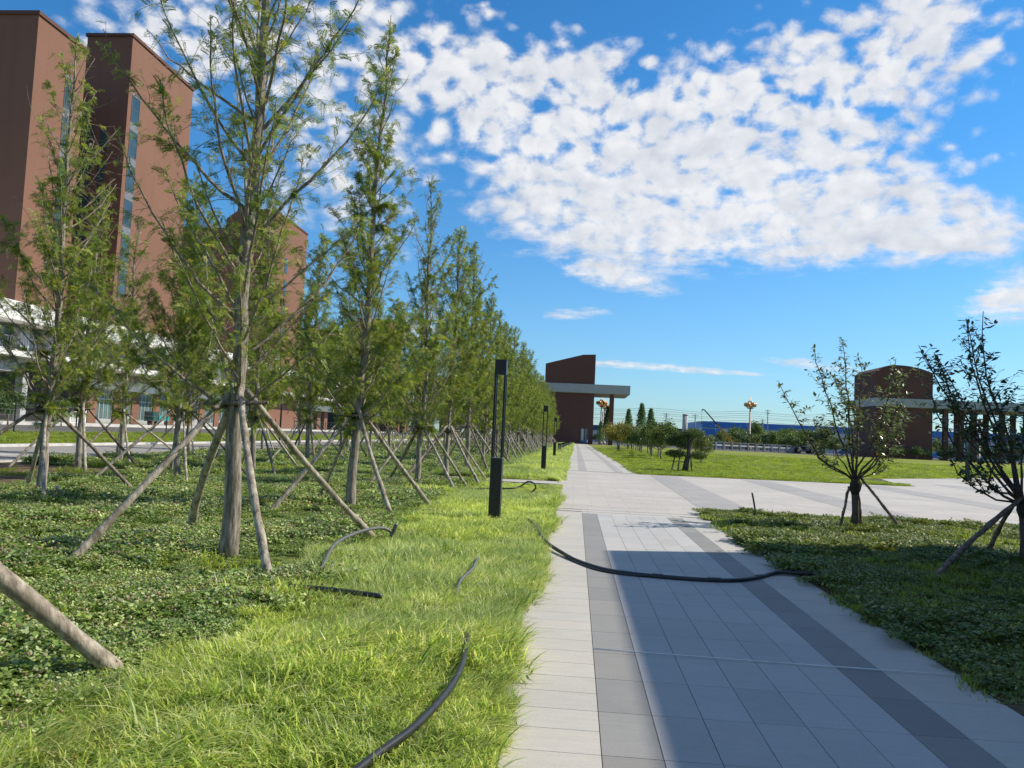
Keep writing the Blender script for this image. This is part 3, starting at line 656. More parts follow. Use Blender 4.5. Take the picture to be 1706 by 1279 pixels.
def support(x, y, feet, top, label, seed, rz=0, group='propping poles round the redwoods', mats=None, rad=(.042, .031), bars=True):
    """four leaning poles and the cross bars tied to the trunk"""
    rr = random.Random(seed); o = thing('tree_support', label, 'tree support', (x, y, 0), rz, group)
    for i, (fx, fy) in enumerate(feet):
        l = math.hypot(fx, fy); a = (fx, fy, -.04); tz = top + rr.uniform(-.12, .12); b = (fx / l * .13 - fx / l * .02, fy / l * .13, tz)
        k = rr.uniform(.85, 1.2); mb = MB(); pp = pole_pts(a, b, seed * 9 + i); mb.tube(pp, [(rad[0] + (rad[1] - rad[0]) * j / 12) * k * rr.uniform(.85, 1.15) for j in range(13)], 9)
        for q in range(3):
            c_ = pp[rr.randint(2, 10)]; v_ = Vector((rr.gauss(0, 1), rr.gauss(0, 1), rr.gauss(.2, .5))).normalized(); mb.tube([c_, c_ + v_ * (rad[0] * k * 1.25)], [.016, .011], 5)
        part('pole', mb, M['pole'] if (mats is None and rr.random() < .75) else M['poled'], o, True)
    if not bars:
        mb = MB(); mb.tube([(0, 0, top - .24), (0, 0, top - .14), (.02, 0, top - .02), (0, .01, top + .05)], [.07, .11, .12, .08], 9); part('wrapping', mb, M['wrap'], o); return o
    mb = MB(); mb.tube([(-.34, -.13, top - .10), (.36, -.14, top - .06)], .024, 7); mb.tube([(-.13, -.36, top - .15), (-.14, .34, top - .1)], .024, 7); mb.tube([(-.3, .14, top - .12), (.34, .12, top - .05)], .022, 7)
    part('tie_bar', mb, M['poled'], o, True)
    mb = MB(); mb.tube([(0, 0, top - .15), (0, 0, top - .08), (0, 0, top - .02)], [.105, .112, .10], 9); part('wrapping', mb, M['wrap'], o)
    return o
rows = []
A_Y = [3.3, 9.36, 15.21, 22.3, 26.6, 33.2, 40.0]
A_X = [-4.35, -4.1, -4.27, -4.36, -4.25, -4.5, -4.6]
yy = 40.0
while yy < 152: yy += rng.uniform(4.6, 5.6); A_Y.append(yy); A_X.append(-4.5 + rng.normal(0, .15))
LAB_A = ['dawn redwood just off the left edge, only its propping pole reaching into view', 'tallest sparse dawn redwood in the left foreground with long bare twigs', 'slim dark dawn redwood with a tapering crown, second from the foreground along the path',
         'dawn redwood third along the path with thin bare branches at its top', 'dawn redwood fourth along the path, behind the nearest lamp post at its left', 'leafy dawn redwood fifth along the path, just left of the nearest lamp head', 'leafy dawn redwood sixth along the path, behind the nearest lamp post']
K_A = [3, 0, 1, 5, 2, 3, 4]
FEET0 = [(-1.15, -1.5), (1.15, -1.5), (1.35, 2.15), (-1.3, 1.65)]
FAR_T = 'leafy dawn redwood of the far front row, crowns merging into a hedge'; FAR_S = 'pale leaning poles propping a far redwood of the front row'
for i, (x, y_) in enumerate(zip(A_X, A_Y)):
    k = K_A[i] if i < 7 else (2, 3, 4, 3, 2, 4)[i % 6]
    tree(k, x, y_, (1.9, 0.4, 2.2, 4.0, 1.1, 5.1, .3)[i] if i < 7 else rng.uniform(0, 6.28), (.74, 1.0, 1.0)[i] if i < 3 else rng.uniform(.93, 1.06), LAB_A[i] if i < 7 else FAR_T)
    feet = [(-1.15, -1.5), (1.15, -1.5), (1.58, 1.7), (-1.3, 1.65)] if i == 0 else FEET0 if i == 1 else [(fx + rng.normal(0, .15), fy + rng.normal(0, .2)) for fx, fy in [(-1.25, -1.5), (1.2, -1.45), (1.3, 1.6), (-1.25, 1.6)]]
    sl_ = ['bark-covered pole with a blue tie leaning in from the left edge over the clover', 'four stout leaning poles propping the tallest sparse redwood in the left foreground', 'four leaning poles propping the slim dark redwood second from the foreground',
           'leaning poles propping the redwood third along the path', 'leaning poles propping the redwood fourth along the path', 'leaning poles propping the redwood fifth along the path', 'leaning poles propping the redwood just behind the nearest lamp post'][i] if i < 7 else FAR_S
    s_ = support(x, y_, feet, 1.95 if i < 3 else rng.uniform(1.7, 2.0), sl_, 100 + i, rad=((.049, .04), (.05, .04))[i] if i < 2 else (.042, .031))
    if i == 0:
        mb = MB(); f = Vector((1.58, 1.7, -.04)); t_ = Vector((.1, .13, 1.95))
        mb.tube([f.lerp(t_, .40), f.lerp(t_, .425), f.lerp(t_, .45)], [.064, .068, .064], 10); part('blue_tie', mb, M['blue'], s_)
B = [(-10.4, 9.9, 3), (-10.35, 14.9, 5), (-10.3, 20.2, 4), (-10.5, 25.6, 1), (-10.7, 31.4, 3), (-11.1, 37.2, 2), (-10.7, 41.5, 4)]
C = [(-16.4, 17.6, 2), (-15.0, 23.2, 3), (-16.2, 32.6, 4), (-16.3, 27.6, 5), (-17.2, 43, 2), (-17.6, 50, 3)]
LAB_B = ['leafy dawn redwood cut by the left edge of the picture', 'pale sparse dawn redwood with twisted twigs before the nearest brick tower', 'bushy dawn redwood behind and left of the tallest one', 'dawn redwood right behind the tallest foreground one', 'dawn redwood between the tallest and the slim dark one, standing well back', 'dawn redwood deep in the grove just left of the slim dark one', 'dawn redwood deep in the grove just right of the slim dark one']
LAB_C = ['dawn redwood beside the road at the left edge', 'thick-trunked bushy dawn redwood before the tall brick towers, near the road', 'dawn redwood by the road, in line with the second brick tower', 'dawn redwood beside the road next to the patch of bare soil', 'slim dawn redwood by the road in front of the small far brick tower', 'slim dawn redwood by the road, left of the slender street lamp']
yy = 41.5
while yy < 140: yy += rng.uniform(5.5, 7); B.append((-10.8 + rng.normal(0, .3), yy, int(rng.integers(2, 5))))
yy = 50
while yy < 140: yy += rng.uniform(6.5, 8.5); C.append((-17.2 + rng.normal(0, .3), yy, int(rng.integers(2, 5))))
for nm, lst, labs in (('middle', B, LAB_B), ('roadside', C, LAB_C)):
    for i, (x, y_, k) in enumerate(lst):
        tree(k, x, y_, rng.uniform(0, 6.28), rng.uniform(.92, 1.04), labs[i] if i < len(labs) else 'dawn redwood of the far %s row, hidden among its neighbours' % nm)
        feet = [(fx + rng.normal(0, .18), fy + rng.normal(0, .2)) for fx, fy in [(-1.25, -1.5), (1.2, -1.45), (1.3, 1.6), (-1.25, 1.6)]]
        support(x, y_, feet, rng.uniform(1.75, 2.0), ('poles round the ' + labs[i].replace('dawn ', '').replace(' of the picture', '').replace(' with twisted twigs', '')) if i < len(labs) else 'leaning poles propping a far redwood of the %s row' % nm, 300 + i + (50 if nm != 'middle' else 0))

# ------------------------------------------------------------------ broad-leaved trees
def leaf_quads(P, size, C, r, flat=.0, asp=.5):
    N = len(P); d = r.normal(0, 1, (N, 3)); d[:, 2] *= (1 - flat); d /= np.linalg.norm(d, axis=1)[:, None]
    u = r.normal(0, 1, (N, 3)); s = np.cross(d, u); s /= np.linalg.norm(s, axis=1)[:, None] + 1e-6; n = np.cross(s, d)
    L = size[:, None]; W_ = L * asp
    a = P; b = P + d * L * .45 + s * W_ * .5 + n * L * .07; c = P + d * L - n * L * .06; e = P + d * L * .45 - s * W_ * .5 + n * L * .07
    return np.stack([a, b, c, e], 1), C
def crown_mesh(name, ells, n, size, cols, seed, mat='leaff', clumps=40):
    """leaf clumps filling ellipsoids (cx,cy,cz,rx,ry,rz)"""
    r = np.random.default_rng(seed); vol = np.array([e[3] * e[4] * e[5] for e in ells]); pick = r.choice(len(ells), clumps, p=vol / vol.sum())
    E_ = np.array(ells)[pick]; d = r.normal(0, 1, (clumps, 3)); d /= np.linalg.norm(d, axis=1)[:, None]; rad = r.random((clumps, 1)) ** .4
    cc = E_[:, :3] + d * rad * E_[:, 3:] * .86; cr = E_[:, 3:].mean(1) * r.uniform(.22, .42, clumps)
    ix = r.integers(0, clumps, n); P = cc[ix] + r.normal(0, .55, (n, 3)) * cr[ix][:, None] * np.array([1, 1, .75])
    ccol = np.array(cols)[r.integers(0, len(cols), clumps)] * r.uniform(.75, 1.25, (clumps, 1)); C = ccol[ix] * r.uniform(.8, 1.2, (n, 1))
    V, C = leaf_quads(P, size * r.uniform(.6, 1.35, n), C, r); return quads_mesh(name, V, C, M[mat])
def stem_mesh(H, r0, seed, limbs=6, split=.4, mat='bark', spread=.5):
    rr = random.Random(seed); mb = MB(); zs = [0, H * split * .5, H * split, H * .8]; mb.tube([(rr.gauss(0, .01) * H, rr.gauss(0, .01) * H, z - (.05 if z == 0 else 0)) for z in zs], [r0 * 1.25, r0, r0 * .8, r0 * .25], 7)
    for i in range(limbs):
        a = i * 2.4 + rr.random(); z = H * (split * .8 + .35 * rr.random()); l = H * spread * rr.uniform(.5, .9)
        mb.tube([(0, 0, z), (math.cos(a) * l * .5, math.sin(a) * l * .5, z + l * .35), (math.cos(a) * l * .85, math.sin(a) * l * .85, z + l * .85)], [r0 * .45, r0 * .28, r0 * .1], 5)
    return mb.mesh('trunk', M[mat], True)
GREEN = [(.09, .145, .035), (.12, .175, .04), (.07, .115, .03), (.15, .18, .05)]
OLIVE = [(.34, .29, .06), (.28, .27, .06), (.40, .32, .08), (.19, .21, .05)]
DKGRN = [(.085, .14, .06), (.105, .165, .07), (.125, .18, .07)]
def bush_tree(cols, H, seed, mat='leaff', n=2600, size=.20, narrow=1.0, split=.34):
    w = H * .42 * narrow
    E_ = [(0, 0, H * .62, w, w, H * .34), (w * .35, 0, H * .5, w * .7, w * .7, H * .22), (-w * .3, w * .2, H * .74, w * .6, w * .6, H * .22)]
    return stem_mesh(H, H * .022, seed, split=split), crown_mesh('crown', E_, n, size, cols, seed, mat, 46)
SMALL = [bush_tree(GREEN, 3.5, 11, n=5200, size=.15, split=.26), bush_tree([(.13, .17, .05), (.17, .20, .06), (.20, .22, .07)], 3.4, 12, n=4600, size=.15, split=.26), bush_tree(DKGRN + GREEN, 3.6, 13, n=5200, size=.15, split=.26)]
def btree(meshes, name, x, y, z, sc, label, group, rz=None, cat='tree'):
    o = thing(name, label, cat, (x, y, z), rng.uniform(0, 6.28) if rz is None else rz, group); o.scale = (sc,) * 3 if not hasattr(sc, '__len__') else sc
    part('trunk', meshes[0], None, o); part('crown', meshes[1], None, o); return o
# row of small round trees along the lawn's left side
n_ = 0; y_ = 72
while y_ < 178:
    btree(SMALL[n_ % 3], 'round_tree', 7.4 + (y_ - 72) * .035 + rng.normal(0, .25), y_, 0, rng.uniform(.92, 1.08),
          ['nearest small round-headed tree of the row along the lawn, right of the far path', 'second small round-headed tree of the row along the lawn'][n_] if n_ < 2 else 'small round-headed tree in the receding row along the lawn', 'small trees in a row on the lawn')
    n_ += 1; y_ += rng.uniform(5.2, 6.8)
ny = 0
for (x, y_) in ((10.2, 66), (11.2, 80), (12.4, 96)):
    btree(SMALL[(ny + 1) % 3], 'round_tree', x, y_, 0, .8, ['short leafy tree left of the topiary pine on the lawn', 'small round tree behind the topiary pine', 'small round tree farther behind the topiary pine, half hidden'][ny], 'small trees in a row on the lawn'); ny += 1
YEL = (stem_mesh(4.7, .11, 31), crown_mesh('crown', [(0, 0, 2.9, 2.15, 2.1, 1.65), (.6, .1, 2.3, 1.5, 1.5, .9), (-.5, 0, 3.4, 1.2, 1.2, 1.0)], 5200, .2, OLIVE, 32, clumps=60))
btree(YEL, 'yellowing_tree', 6.3, 118, 0, 1.0, 'yellowing round tree standing right of the far end of the path', None)
btree(YEL, 'yellowing_tree', 7.0, 134, 0, .95, 'yellowing tree half hidden behind the other yellow one', None)
def conifer(H, seed):
    r = np.random.default_rng(seed); n = 3200; t = r.random(n) ** .75; z = .7 + (H - .7) * t; rad = H * .2 * (1 - t) ** .8 + .08; a = r.uniform(0, 6.28, n); k = rad * r.random(n) ** .45
    P = np.stack([np.cos(a) * k, np.sin(a) * k, z], 1); C_ = np.array(DKGRN)[r.integers(0, 3, n)] * r.uniform(.7, 1.3, (n, 1)); V, C_ = leaf_quads(P, .3 * r.uniform(.6, 1.3, n), C_ * 1.5, r, 0, .4)
    mb = MB(); mb.tube([(0, 0, -.05), (0, 0, H * .9)], [.1, .02], 6); return mb.mesh('trunk', M['bark'], True), quads_mesh('crown', V, C_, M['leaff'])
CON = [conifer(7.2, 41), conifer(6.6, 42)]
for (x, y_, k, s_, lb) in ((9.0, 140, 0, .96, 'small pointed evergreen rising left of its taller neighbour behind the round trees'), (11.4, 142, 0, 1.12, 'tallest pointed evergreen behind the round trees right of the tower'), (13.2, 144, 1, 1.1, 'pointed evergreen right of the tallest one behind the round trees'), (8.2, 212, 1, 1.5, 'dark evergreen seen between the tower and its column'), (6.2, 205, 1, .9, 'low dark evergreen at the foot of the tower')):
    btree(CON[k], 'evergreen_tree', x, y_, 0, s_, lb, 'evergreens behind the lawn trees')

# topiary pine with flat pads
to = thing('topiary_pine', 'cloud-pruned pine with flat pads and leaning trunk near the lawn edge', 'tree', (6.0, 44.4, 0))
mb = MB(); mb.tube([(0, 0, -.05), (.06, 0, .5), (.16, 0, 1.0), (.22, .02, 1.5), (.12, 0, 2.0)], [.19, .15, .12, .10, .06], 8)
for q in (((.14, 0, .85), (.4, 0, .95), (.68, .05, 1.02)), ((.1, 0, .9), (-.3, 0, 1.0), (-.55, 0, 1.05)), ((.2, 0, 1.35), (-.2, .1, 1.55), (-.55, .1, 1.65)), ((.21, 0, 1.6), (.4, 0, 1.9), (.5, 0, 2.05))): mb.tube(q, [.07, .05, .03], 6)
part('trunk', mb, M['barkd'], to, True)
for (cx, cy, cz, rx, rz_, n) in ((.42, 0, 2.16, .62, .26, 2600), (-.25, .05, 2.02, .58, .24, 2200), (-.72, .05, 1.68, .42, .26, 1900), (-.5, 0, 1.02, .62, .2, 1900), (.72, 0, .98, .46, .22, 1600), (-.1, .3, 1.5, .4, .2, 1000)):
    r = np.random.default_rng(int(abs(cx) * 100 + n)); d = r.normal(0, 1, (n, 3)); d /= np.linalg.norm(d, axis=1)[:, None]; P = np.array([cx, cy, cz]) + d * np.array([rx, rx * .9, rz_]) * (r.random((n, 1)) ** .3)
    C_ = np.array([(.06, .105, .035), (.085, .135, .04), (.11, .15, .045)])[r.integers(0, 3, n)]; V, C_ = leaf_quads(P, .085 * r.uniform(.6, 1.3, n), C_, r, 0, .35); part('foliage_pad', quads_mesh('foliage_pad', V, C_, M['leaff']), None, to)
ts = thing('tree_support', 'short dark posts standing round the trunk of the topiary pine', 'tree support', (6.0, 44.4, 0))
for (fx, fy) in ((.36, -.15), (-.42, -.2), (-.7, .3)):
    mb = MB(); mb.tube([(fx, fy, -.05), (fx * .75, fy * .75, .95)], [.045, .04], 7); part('pole', mb, M['poled'], ts, True)

# two young vase-shaped trees in the right bed
def vase_tree(name, label, x, y, H, crotch, seed, stems, nleaf, cols, rz=0):
    rr = random.Random(seed); r = np.random.default_rng(seed); o = thing(name, label, 'tree', (x, y, 0), rz, 'young vase-shaped trees in the right bed')
    mb = MB(); mb.tube([(0, 0, -.05), (.02, 0, .4), (0, .01, crotch - .05), (0, 0, crotch + .06)], [.085, .07, .075, .09], 9); part('trunk', mb, M['barkd'], o, True)
    bm_ = MB(); LP = []; LD = []
    for (az, el, L) in stems:
        a = R(az); e = R(el); n = 9; p = Vector((0, 0, crotch)); pts = [p.copy()]; turn = rr.gauss(0, .05)
        for i in range(n):
            e2 = e + (R(80) - e) * min(1, (i / n) * .62) + rr.gauss(0, .19); a += turn + rr.gauss(0, .2)
            p = p + Vector((math.cos(a) * math.cos(e2), math.sin(a) * math.cos(e2), math.sin(e2))) * (L / n); pts.append(p.copy())
        r0 = .009 + .0042 * L; bm_.tube(pts, [r0 * (1 - .85 * i / n) + .002 for i in range(n + 1)], 6)
        allp = [(pts, .45)]
        for q in range(int(L * 6)):
            t = rr.uniform(.25, .95) * n; i = min(int(t), n - 1); b0 = pts[i].lerp(pts[i + 1], t - i); aa = rr.uniform(0, 6.28); tl = rr.uniform(.2, .75) * (1.3 - t / n)
            v = Vector((math.cos(aa), math.sin(aa), rr.uniform(.0, 1.3))).normalized(); tp = [b0, b0 + v * tl * .5 + Vector((0, 0, .02)), b0 + v * tl + Vector((0, 0, tl * .25))]
            bm_.tube(tp, [.006, .004, .002], 4, cap=False); allp.append((tp, .1))
        for pp, st in allp:
            m = len(pp) - 1; tot = sum((pp[i + 1] - pp[i]).length for i in range(m)); k = int(tot * (1 - st) * nleaf * (1 if st < .3 else .75))
            cl = rr.uniform(.5, 1.4)
            for _ in range(int(k * cl)):
                t = (st + (1 - st) * rr.random() ** .8) * m; i = min(int(t), m - 1); LP.append(tuple(pp[i].lerp(pp[i + 1], t - i)))
    part('branches', bm_, M['barkd'], o, True)
    P = np.array(LP); n = len(P); d = r.normal(0, 1, (n, 3)); d[:, 2] = d[:, 2] * .5 + .12; d /= np.linalg.norm(d, axis=1)[:, None]; s = np.cross(d, [0, 0, 1.]) + r.normal(0, .3, (n, 3)); s /= np.linalg.norm(s, axis=1)[:, None]; nn = np.cross(s, d)
    L = (.095 * r.uniform(.6, 1.25, n))[:, None]; P = P + d * .02; w = L * .24; fold = nn * L * .07
    mid = P + d * L * .5 - fold; tip = P + d * L - nn * L * .12
    left = np.stack([P, P + d * L * .3 + s * w, P + d * L * .68 + s * w * .85, tip], 1); right = np.stack([P, tip, P + d * L * .68 - s * w * .85, P + d * L * .3 - s * w], 1)
    C_ = np.array(cols)[r.integers(0, len(cols), n)] * r.uniform(.75, 1.25, (n, 1))
    part('crown', quads_mesh('crown', np.concatenate([left + fold[:, None] * .0, right]), np.concatenate([C_, C_]), M['leafd']), None, o)
    return o
AP = [(.13, .20, .06), (.17, .23, .07), (.09, .145, .05), (.24, .26, .08), (.17, .11, .06)]
vase_tree('crabapple_tree', 'young vase-shaped tree with sparse leafy stems in the sunlit part of the right bed', 5.75, 17.0, 3.8, 1.0, 5,
          [(185, 48, 2.7), (205, 62, 3.0), (100, 60, 2.6), (20, 55, 2.7), (-15, 40, 2.3), (60, 70, 3.0), (160, 75, 3.05), (-60, 45, 1.9), (240, 35, 1.7), (-5, 22, 1.3), (170, 20, 1.3), (330, 65, 2.7)], 47, AP)
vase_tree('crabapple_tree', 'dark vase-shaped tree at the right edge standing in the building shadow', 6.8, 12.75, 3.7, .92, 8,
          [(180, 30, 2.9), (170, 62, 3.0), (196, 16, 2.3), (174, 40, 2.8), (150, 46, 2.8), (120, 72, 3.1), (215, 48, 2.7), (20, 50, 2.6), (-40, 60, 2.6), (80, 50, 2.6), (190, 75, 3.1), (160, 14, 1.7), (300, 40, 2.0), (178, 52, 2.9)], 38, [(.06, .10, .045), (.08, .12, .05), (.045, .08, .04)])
support(5.75, 17.0, [(-.27, .1), (.25, .35), (.98, -.15)], .98, 'three dark poles propping the sunlit vase-shaped tree in the right bed', 700, mats=1, group='propping poles in the right bed', rad=(.034, .03), bars=False)
support(6.8, 12.75, [(-2.12, -1.75), (1.3, -.9), (.2, 1.5)], .98, 'dark poles propping the shaded vase-shaped tree at the right edge', 701, mats=1, group='propping poles in the right bed', rad=(.04, .036), bars=False)

# ------------------------------------------------------------------ street furniture
def lamp(x, y, label, cat='lamp post', first=[None]):
    if first[0]: return dup(first[0], (x, y, 0), 0, label)
    o = thing('lamp_post', label, cat, (x, y, 0), R(-2), 'square black lamp posts'); first[0] = o; w = .105
    mb = MB(); mb.box(-w, w, -w, w, -.1, 1.2); part('base_post', mb, M['black'], o)
    mb = MB(); mb.box(-w - .003, w + .003, -w - .003, w + .003, 1.2, 1.216); part('base_plate', mb, M['steel'], o)
    for sx in (-1, 1):
        for sy in (-1, 1):
            mb = MB(); cx, cy = sx * (w - .019), sy * (w - .019); mb.box(cx - .019, cx + .019, cy - .019, cy + .019, 1.216, 2.735); part('upright', mb, M['black'], o)
    mb = MB(); mb.box(-w, w, -w, w, 2.735, 3.0); mb.box(-w - .004, w + .004, -w - .004, w + .004, 3.0, 3.012); part('lamp_head', mb, M['black'], o)
    mb = MB(); mb.box(-w + .03, w - .03, -w + .03, w - .03, 2.725, 2.735); part('diffuser', mb, M['lampglass'], o)
    return o
lamp(-1.42, 14.64, 'black square lamp post nearest the camera on the grass strip')
lamp(-1.40, 36.1, 'middle one of the three black lamp posts along the path')
lamp(-1.52, 58.9, 'farthest of the three black lamp posts along the path')
lamp(25.8, 55.1, 'black lamp post standing out on the right lawn behind the dark tree')
# low path lights
def bollard(x, y, s, label, first=[None]):
    if first[0]: return dup(first[0], (x, y, 0), 0, label, scale=s)
    o = thing('path_light', label, 'low light', (x, y, 0), 0, 'low black lights along the path'); first[0] = o; o.scale = (s,) * 3
    mb = MB(); mb.box(-.16, -.11, -.1, .1, 0, .62); mb.box(.11, .16, -.1, .1, 0, .62); mb.box(-.16, .16, -.1, .1, .62, .82); mb.box(-.2, .2, -.14, .14, 0, .05); part('housing', mb, M['black'], o)
    mb = MB(); mb.box(-.11, .11, -.03, .03, .12, .61); part('diffuser', mb, M['lampglass'], o); return o
for i, yy in enumerate((88, 101, 114, 128, 143, 160)):
    bollard(-1.75 + .012 * (yy - 88), yy, 1.1, 'nearest low black light on the grass beside the far path' if i == 0 else 'low black light in the distant row beside the far path')

def hose(name, label, pts, r, mat, cat='hose', seg=6, parent=None):
    P = [Vector(p) for p in pts]; out = []
    for i in range(len(P) - 1):
        p0, p1, p2, p3 = P[max(i - 1, 0)], P[i], P[i + 1], P[min(i + 2, len(P) - 1)]
        for j in range(seg):
            t = j / seg; out.append(.5 * ((2 * p1) + (p2 - p0) * t + (2 * p0 - 5 * p1 + 4 * p2 - p3) * t * t + (3 * p1 - p0 - 3 * p2 + p3) * t ** 3))
    out.append(P[-1]); mb = MB(); mb.tube(out, r, 8); me = mb.mesh(name, M[mat], True); o = link(name, me)
    return tag(o, label, cat)
hz = .035
t_ = thing('hose', 'black hose lying right across the paved path', 'hose', (0, 0, 0))
def hpart(nm, pts, r, mat='hose'):
    o = hose(nm, None, pts, r, mat, None); o.parent = t_; return o
main = [(-.78, 14.2, .16), (-.62, 13.5, .14), (-.5, 12.6, .12), (-.36, 11.9, .08), (-.1, 11.1, .05), (.1, 10.6, hz), (.42, 10.06, hz), (.75, 9.86, hz), (1.08, 9.78, hz), (1.5, 9.74, hz), (1.94, 9.82, hz), (2.3, 10.15, hz), (2.62, 10.55, .045), (2.95, 10.5, .07), (3.3, 10.3, .09)]
hpart('tube', main, .027)
hpart('thin_tube', [(-.3, 11.7, .07), (0, 10.75, .03), (.3, 10.12, .026), (.6, 9.86, .028), (.9, 9.78, .03)], .012)
for (a, b2) in (((.98, 9.80, hz), (1.1, 9.775, hz)), ((1.62, 9.745, hz), (1.78, 9.77, hz)), ((2.28, 10.14, .037), (2.36, 10.23, .038))):
    hpart('coupling', [a, ((a[0] + b2[0]) / 2, (a[1] + b2[1]) / 2, hz), b2], .034)
hose('hose', 'grey-black hose curving through the tall grass towards the bottom edge', [(-1.0, 3.1, .15), (-.86, 3.65, .16), (-.73, 4.15, .165), (-.66, 4.92, .165), (-.73, 5.9, .15), (-.86, 6.6, .06), (-.95, 7.2, .0)], .021, 'hose')
hose('hose', 'pale thin hose showing for a short length in the grass before the nearest lamp post', [(-1.06, 7.6, .04), (-1.1, 8.05, .15), (-1.06, 8.7, .175), (-1.1, 9.5, .165), (-1.16, 10.1, .04)], .016, 'hoseg')
hose('pipe', 'straight black pipe lying in the grass at the foot of a leaning pole', [(-2.72, 7.41, .135), (-2.2, 7.29, .15), (-1.68, 7.17, .145)], .024, 'hose', 'pipe')
t_ = thing('hose', 'bent grey pipe rising over the foot of a leaning pole with its cut end up', 'hose', (0, 0, 0))
hpart('tube', [(-2.66, 8.1, .02), (-2.72, 8.7, .1), (-2.86, 9.6, .22), (-2.82, 10.6, .26), (-2.68, 11.25, .24), (-2.55, 11.35, .16)], .022, 'hoseg')
hpart('cut_end', [(-2.56, 11.3, .12), (-2.52, 11.3, .22), (-2.49, 11.3, .3)], .028, 'hoseg')
hose('hose', 'dark looped hose beside the base of the nearest lamp post', [(-2.9, 22.3, .06), (-2.2, 22.4, .12), (-1.75, 22.4, .14), (-1.5, 22.6, .2), (-1.3, 22.6, .34), (-1.12, 22.6, .3), (-1.08, 22.7, .15), (-1.2, 22.8, .03)], .022, 'hose')
hose('pipe', 'thin black pipe standing up from the corner of the right bed', [(3.92, 17.85, 0), (3.95, 17.9, .25), (3.88, 17.9, .62)], .02, 'hose', 'pipe')
hose('string', 'taut white string stretched across the paved path', [(.2, 6.35, .022), (1.5, 6.31, .02), (2.95, 6.26, .03)], .0042, 'string', 'string', 2)
for i, (x, y_, a, l, lb) in enumerate(((-5.6, 11.5, 40, .25, 'short pale cut stake beside a pole foot of the tallest redwood'), (-9.6, 14.2, 70, .3, 'dark broken stump of wood lying in the clover'), (-5.75, 7.9, 110, .2, 'small cut stake at the foot of the bark-covered pole on the left'))):
    mb = MB(); mb.tube([(x, y_, -.03), (x + .06 * math.cos(R(a)), y_ + .06 * math.sin(R(a)), l)], [.035, .03], 7); tag(link('stake', mb.mesh('stake', M['pole'], True)), lb, 'stake')

# wire fence beyond the left road
wf = thing('wire_fence', 'see-through wire fence on thin dark posts along the grass verge of the left road', 'fence', (0, 0, 0))
fx_ = -36.6
for i in range(19):
    yy = 30 + 6.5 * i; z = prof(fx_); mb = MB(); mb.tube([(fx_, yy, z - .1), (fx_, yy, z + 2.0)], .05, 6); part('post', mb, M['black'], wf)
mb = MB()
for k in range(6): mb.tube([(fx_, 30, prof(fx_) + .2 + .34 * k), (fx_, 147, prof(fx_) + .2 + .34 * k)], .012, 4)
part('wire', mb, M['steel'], wf)
# slender street lamps by the left road
def street_lamp(x, y, z, h, label, group='slender street lamps', rz=0):
    o = thing('street_lamp', label, 'street lamp', (x, y, z), rz, group)
    mb = MB(); mb.box(-.16, .16, -.16, .16, -.1, .12); mb.tube([(0, 0, 0), (0, 0, h)], [.10, .06], 8); part('post', mb, M['black'], o, True)
    mb = MB(); mb.tube([(0, 0, h - .6), (.5, 0, h - .1), (.9, 0, h)], [.04, .035, .03], 6); part('arm', mb, M['black'], o, True)
    mb = MB(); mb.box(.55, 1.25, -.14, .14, h - .02, h + .08); part('lamp_head', mb, M['black'], o); return o
street_lamp(-24.6 - 1.9, 70, 0, 5.3, 'slender dark street lamp on the left road verge seen between the tree trunks', rz=math.pi)
street_lamp(36.5, 214, 0, 6.6, 'dark street lamp on the far edge of the lawn in front of the blue shed')
street_lamp(85, 240, 0, 6.0, 'thin dark street lamp behind the sunlit vase-shaped tree')

# ------------------------------------------------------------------ buildings
def win_strip(o, x, y0, y1, zs, nm='window', face=1):
    """upright strip window on a +X wall: frame with panes and spandrels between"""
    for (z0, z1) in zs:
        f = MB(); f.box(x - .2, x + .05, y0, y0 + .09, z0, z1); f.box(x - .2, x + .05, y1 - .09, y1, z0, z1); f.box(x - .2, x + .05, y0 + .09, y1 - .09, z0, z0 + .09); f.box(x - .2, x + .05, y0 + .09, y1 - .09, z1 - .09, z1)
        f.box(x - .2, x + .04, y0 + .09, y1 - .09, (z0 + z1) / 2 - .03, (z0 + z1) / 2 + .03)
        fo = part(nm, f, M['frame'], o); p = MB(); p.box(x - .3, x + .02, y0 + .09, y1 - .09, z0 + .09, z1 - .09); part('pane', p, M['glass'], fo)
    s = MB(); s.box(x - .3, x + .012, y0, y1, zs[-1][0] - .3, zs[0][1] + .3); part('spandrel', s, M['steel'], o)
cb = thing('campus_building', 'large brick block of two tall towers on a white-banded base at the left', 'building', (0, 0, 0))
g0 = .8
mb = MB(); mb.box(-70, -50, 66.35, 73.45, 11.4, 37.6); part('wall', mb, M['brick'], cb)
mb = MB(); mb.box(-55.2, -50, 81.05, 94.8, 11.4, 43.1); mb.box(-75, -55.2, 81.07, 94.78, 11.4, 36.0); part('wall', mb, M['brick'], cb)
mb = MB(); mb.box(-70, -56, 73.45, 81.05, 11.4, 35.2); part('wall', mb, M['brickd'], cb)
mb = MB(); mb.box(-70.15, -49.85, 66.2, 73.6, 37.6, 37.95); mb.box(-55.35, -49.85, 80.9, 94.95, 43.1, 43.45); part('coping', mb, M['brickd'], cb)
mb = MB()
for (a, b2) in ((84, 85.2), (87.5, 89.5)): mb.box(-53, -51.5, a, b2, 43.45, 44.1)
part('roof_unit', mb, M['steel'], cb)
fl = [(33.95, 36.9), (30.1, 33.05), (26.25, 29.2), (22.4, 25.35), (18.55, 21.5), (14.7, 17.65)]
win_strip(cb, -50, 81.75, 83.35, fl)
win_strip(cb, -50, 70.6, 71.6, [(30.9, 33.8), (27.05, 30), (23.2, 26.1), (19.35, 22.3), (15.5, 18.4)])
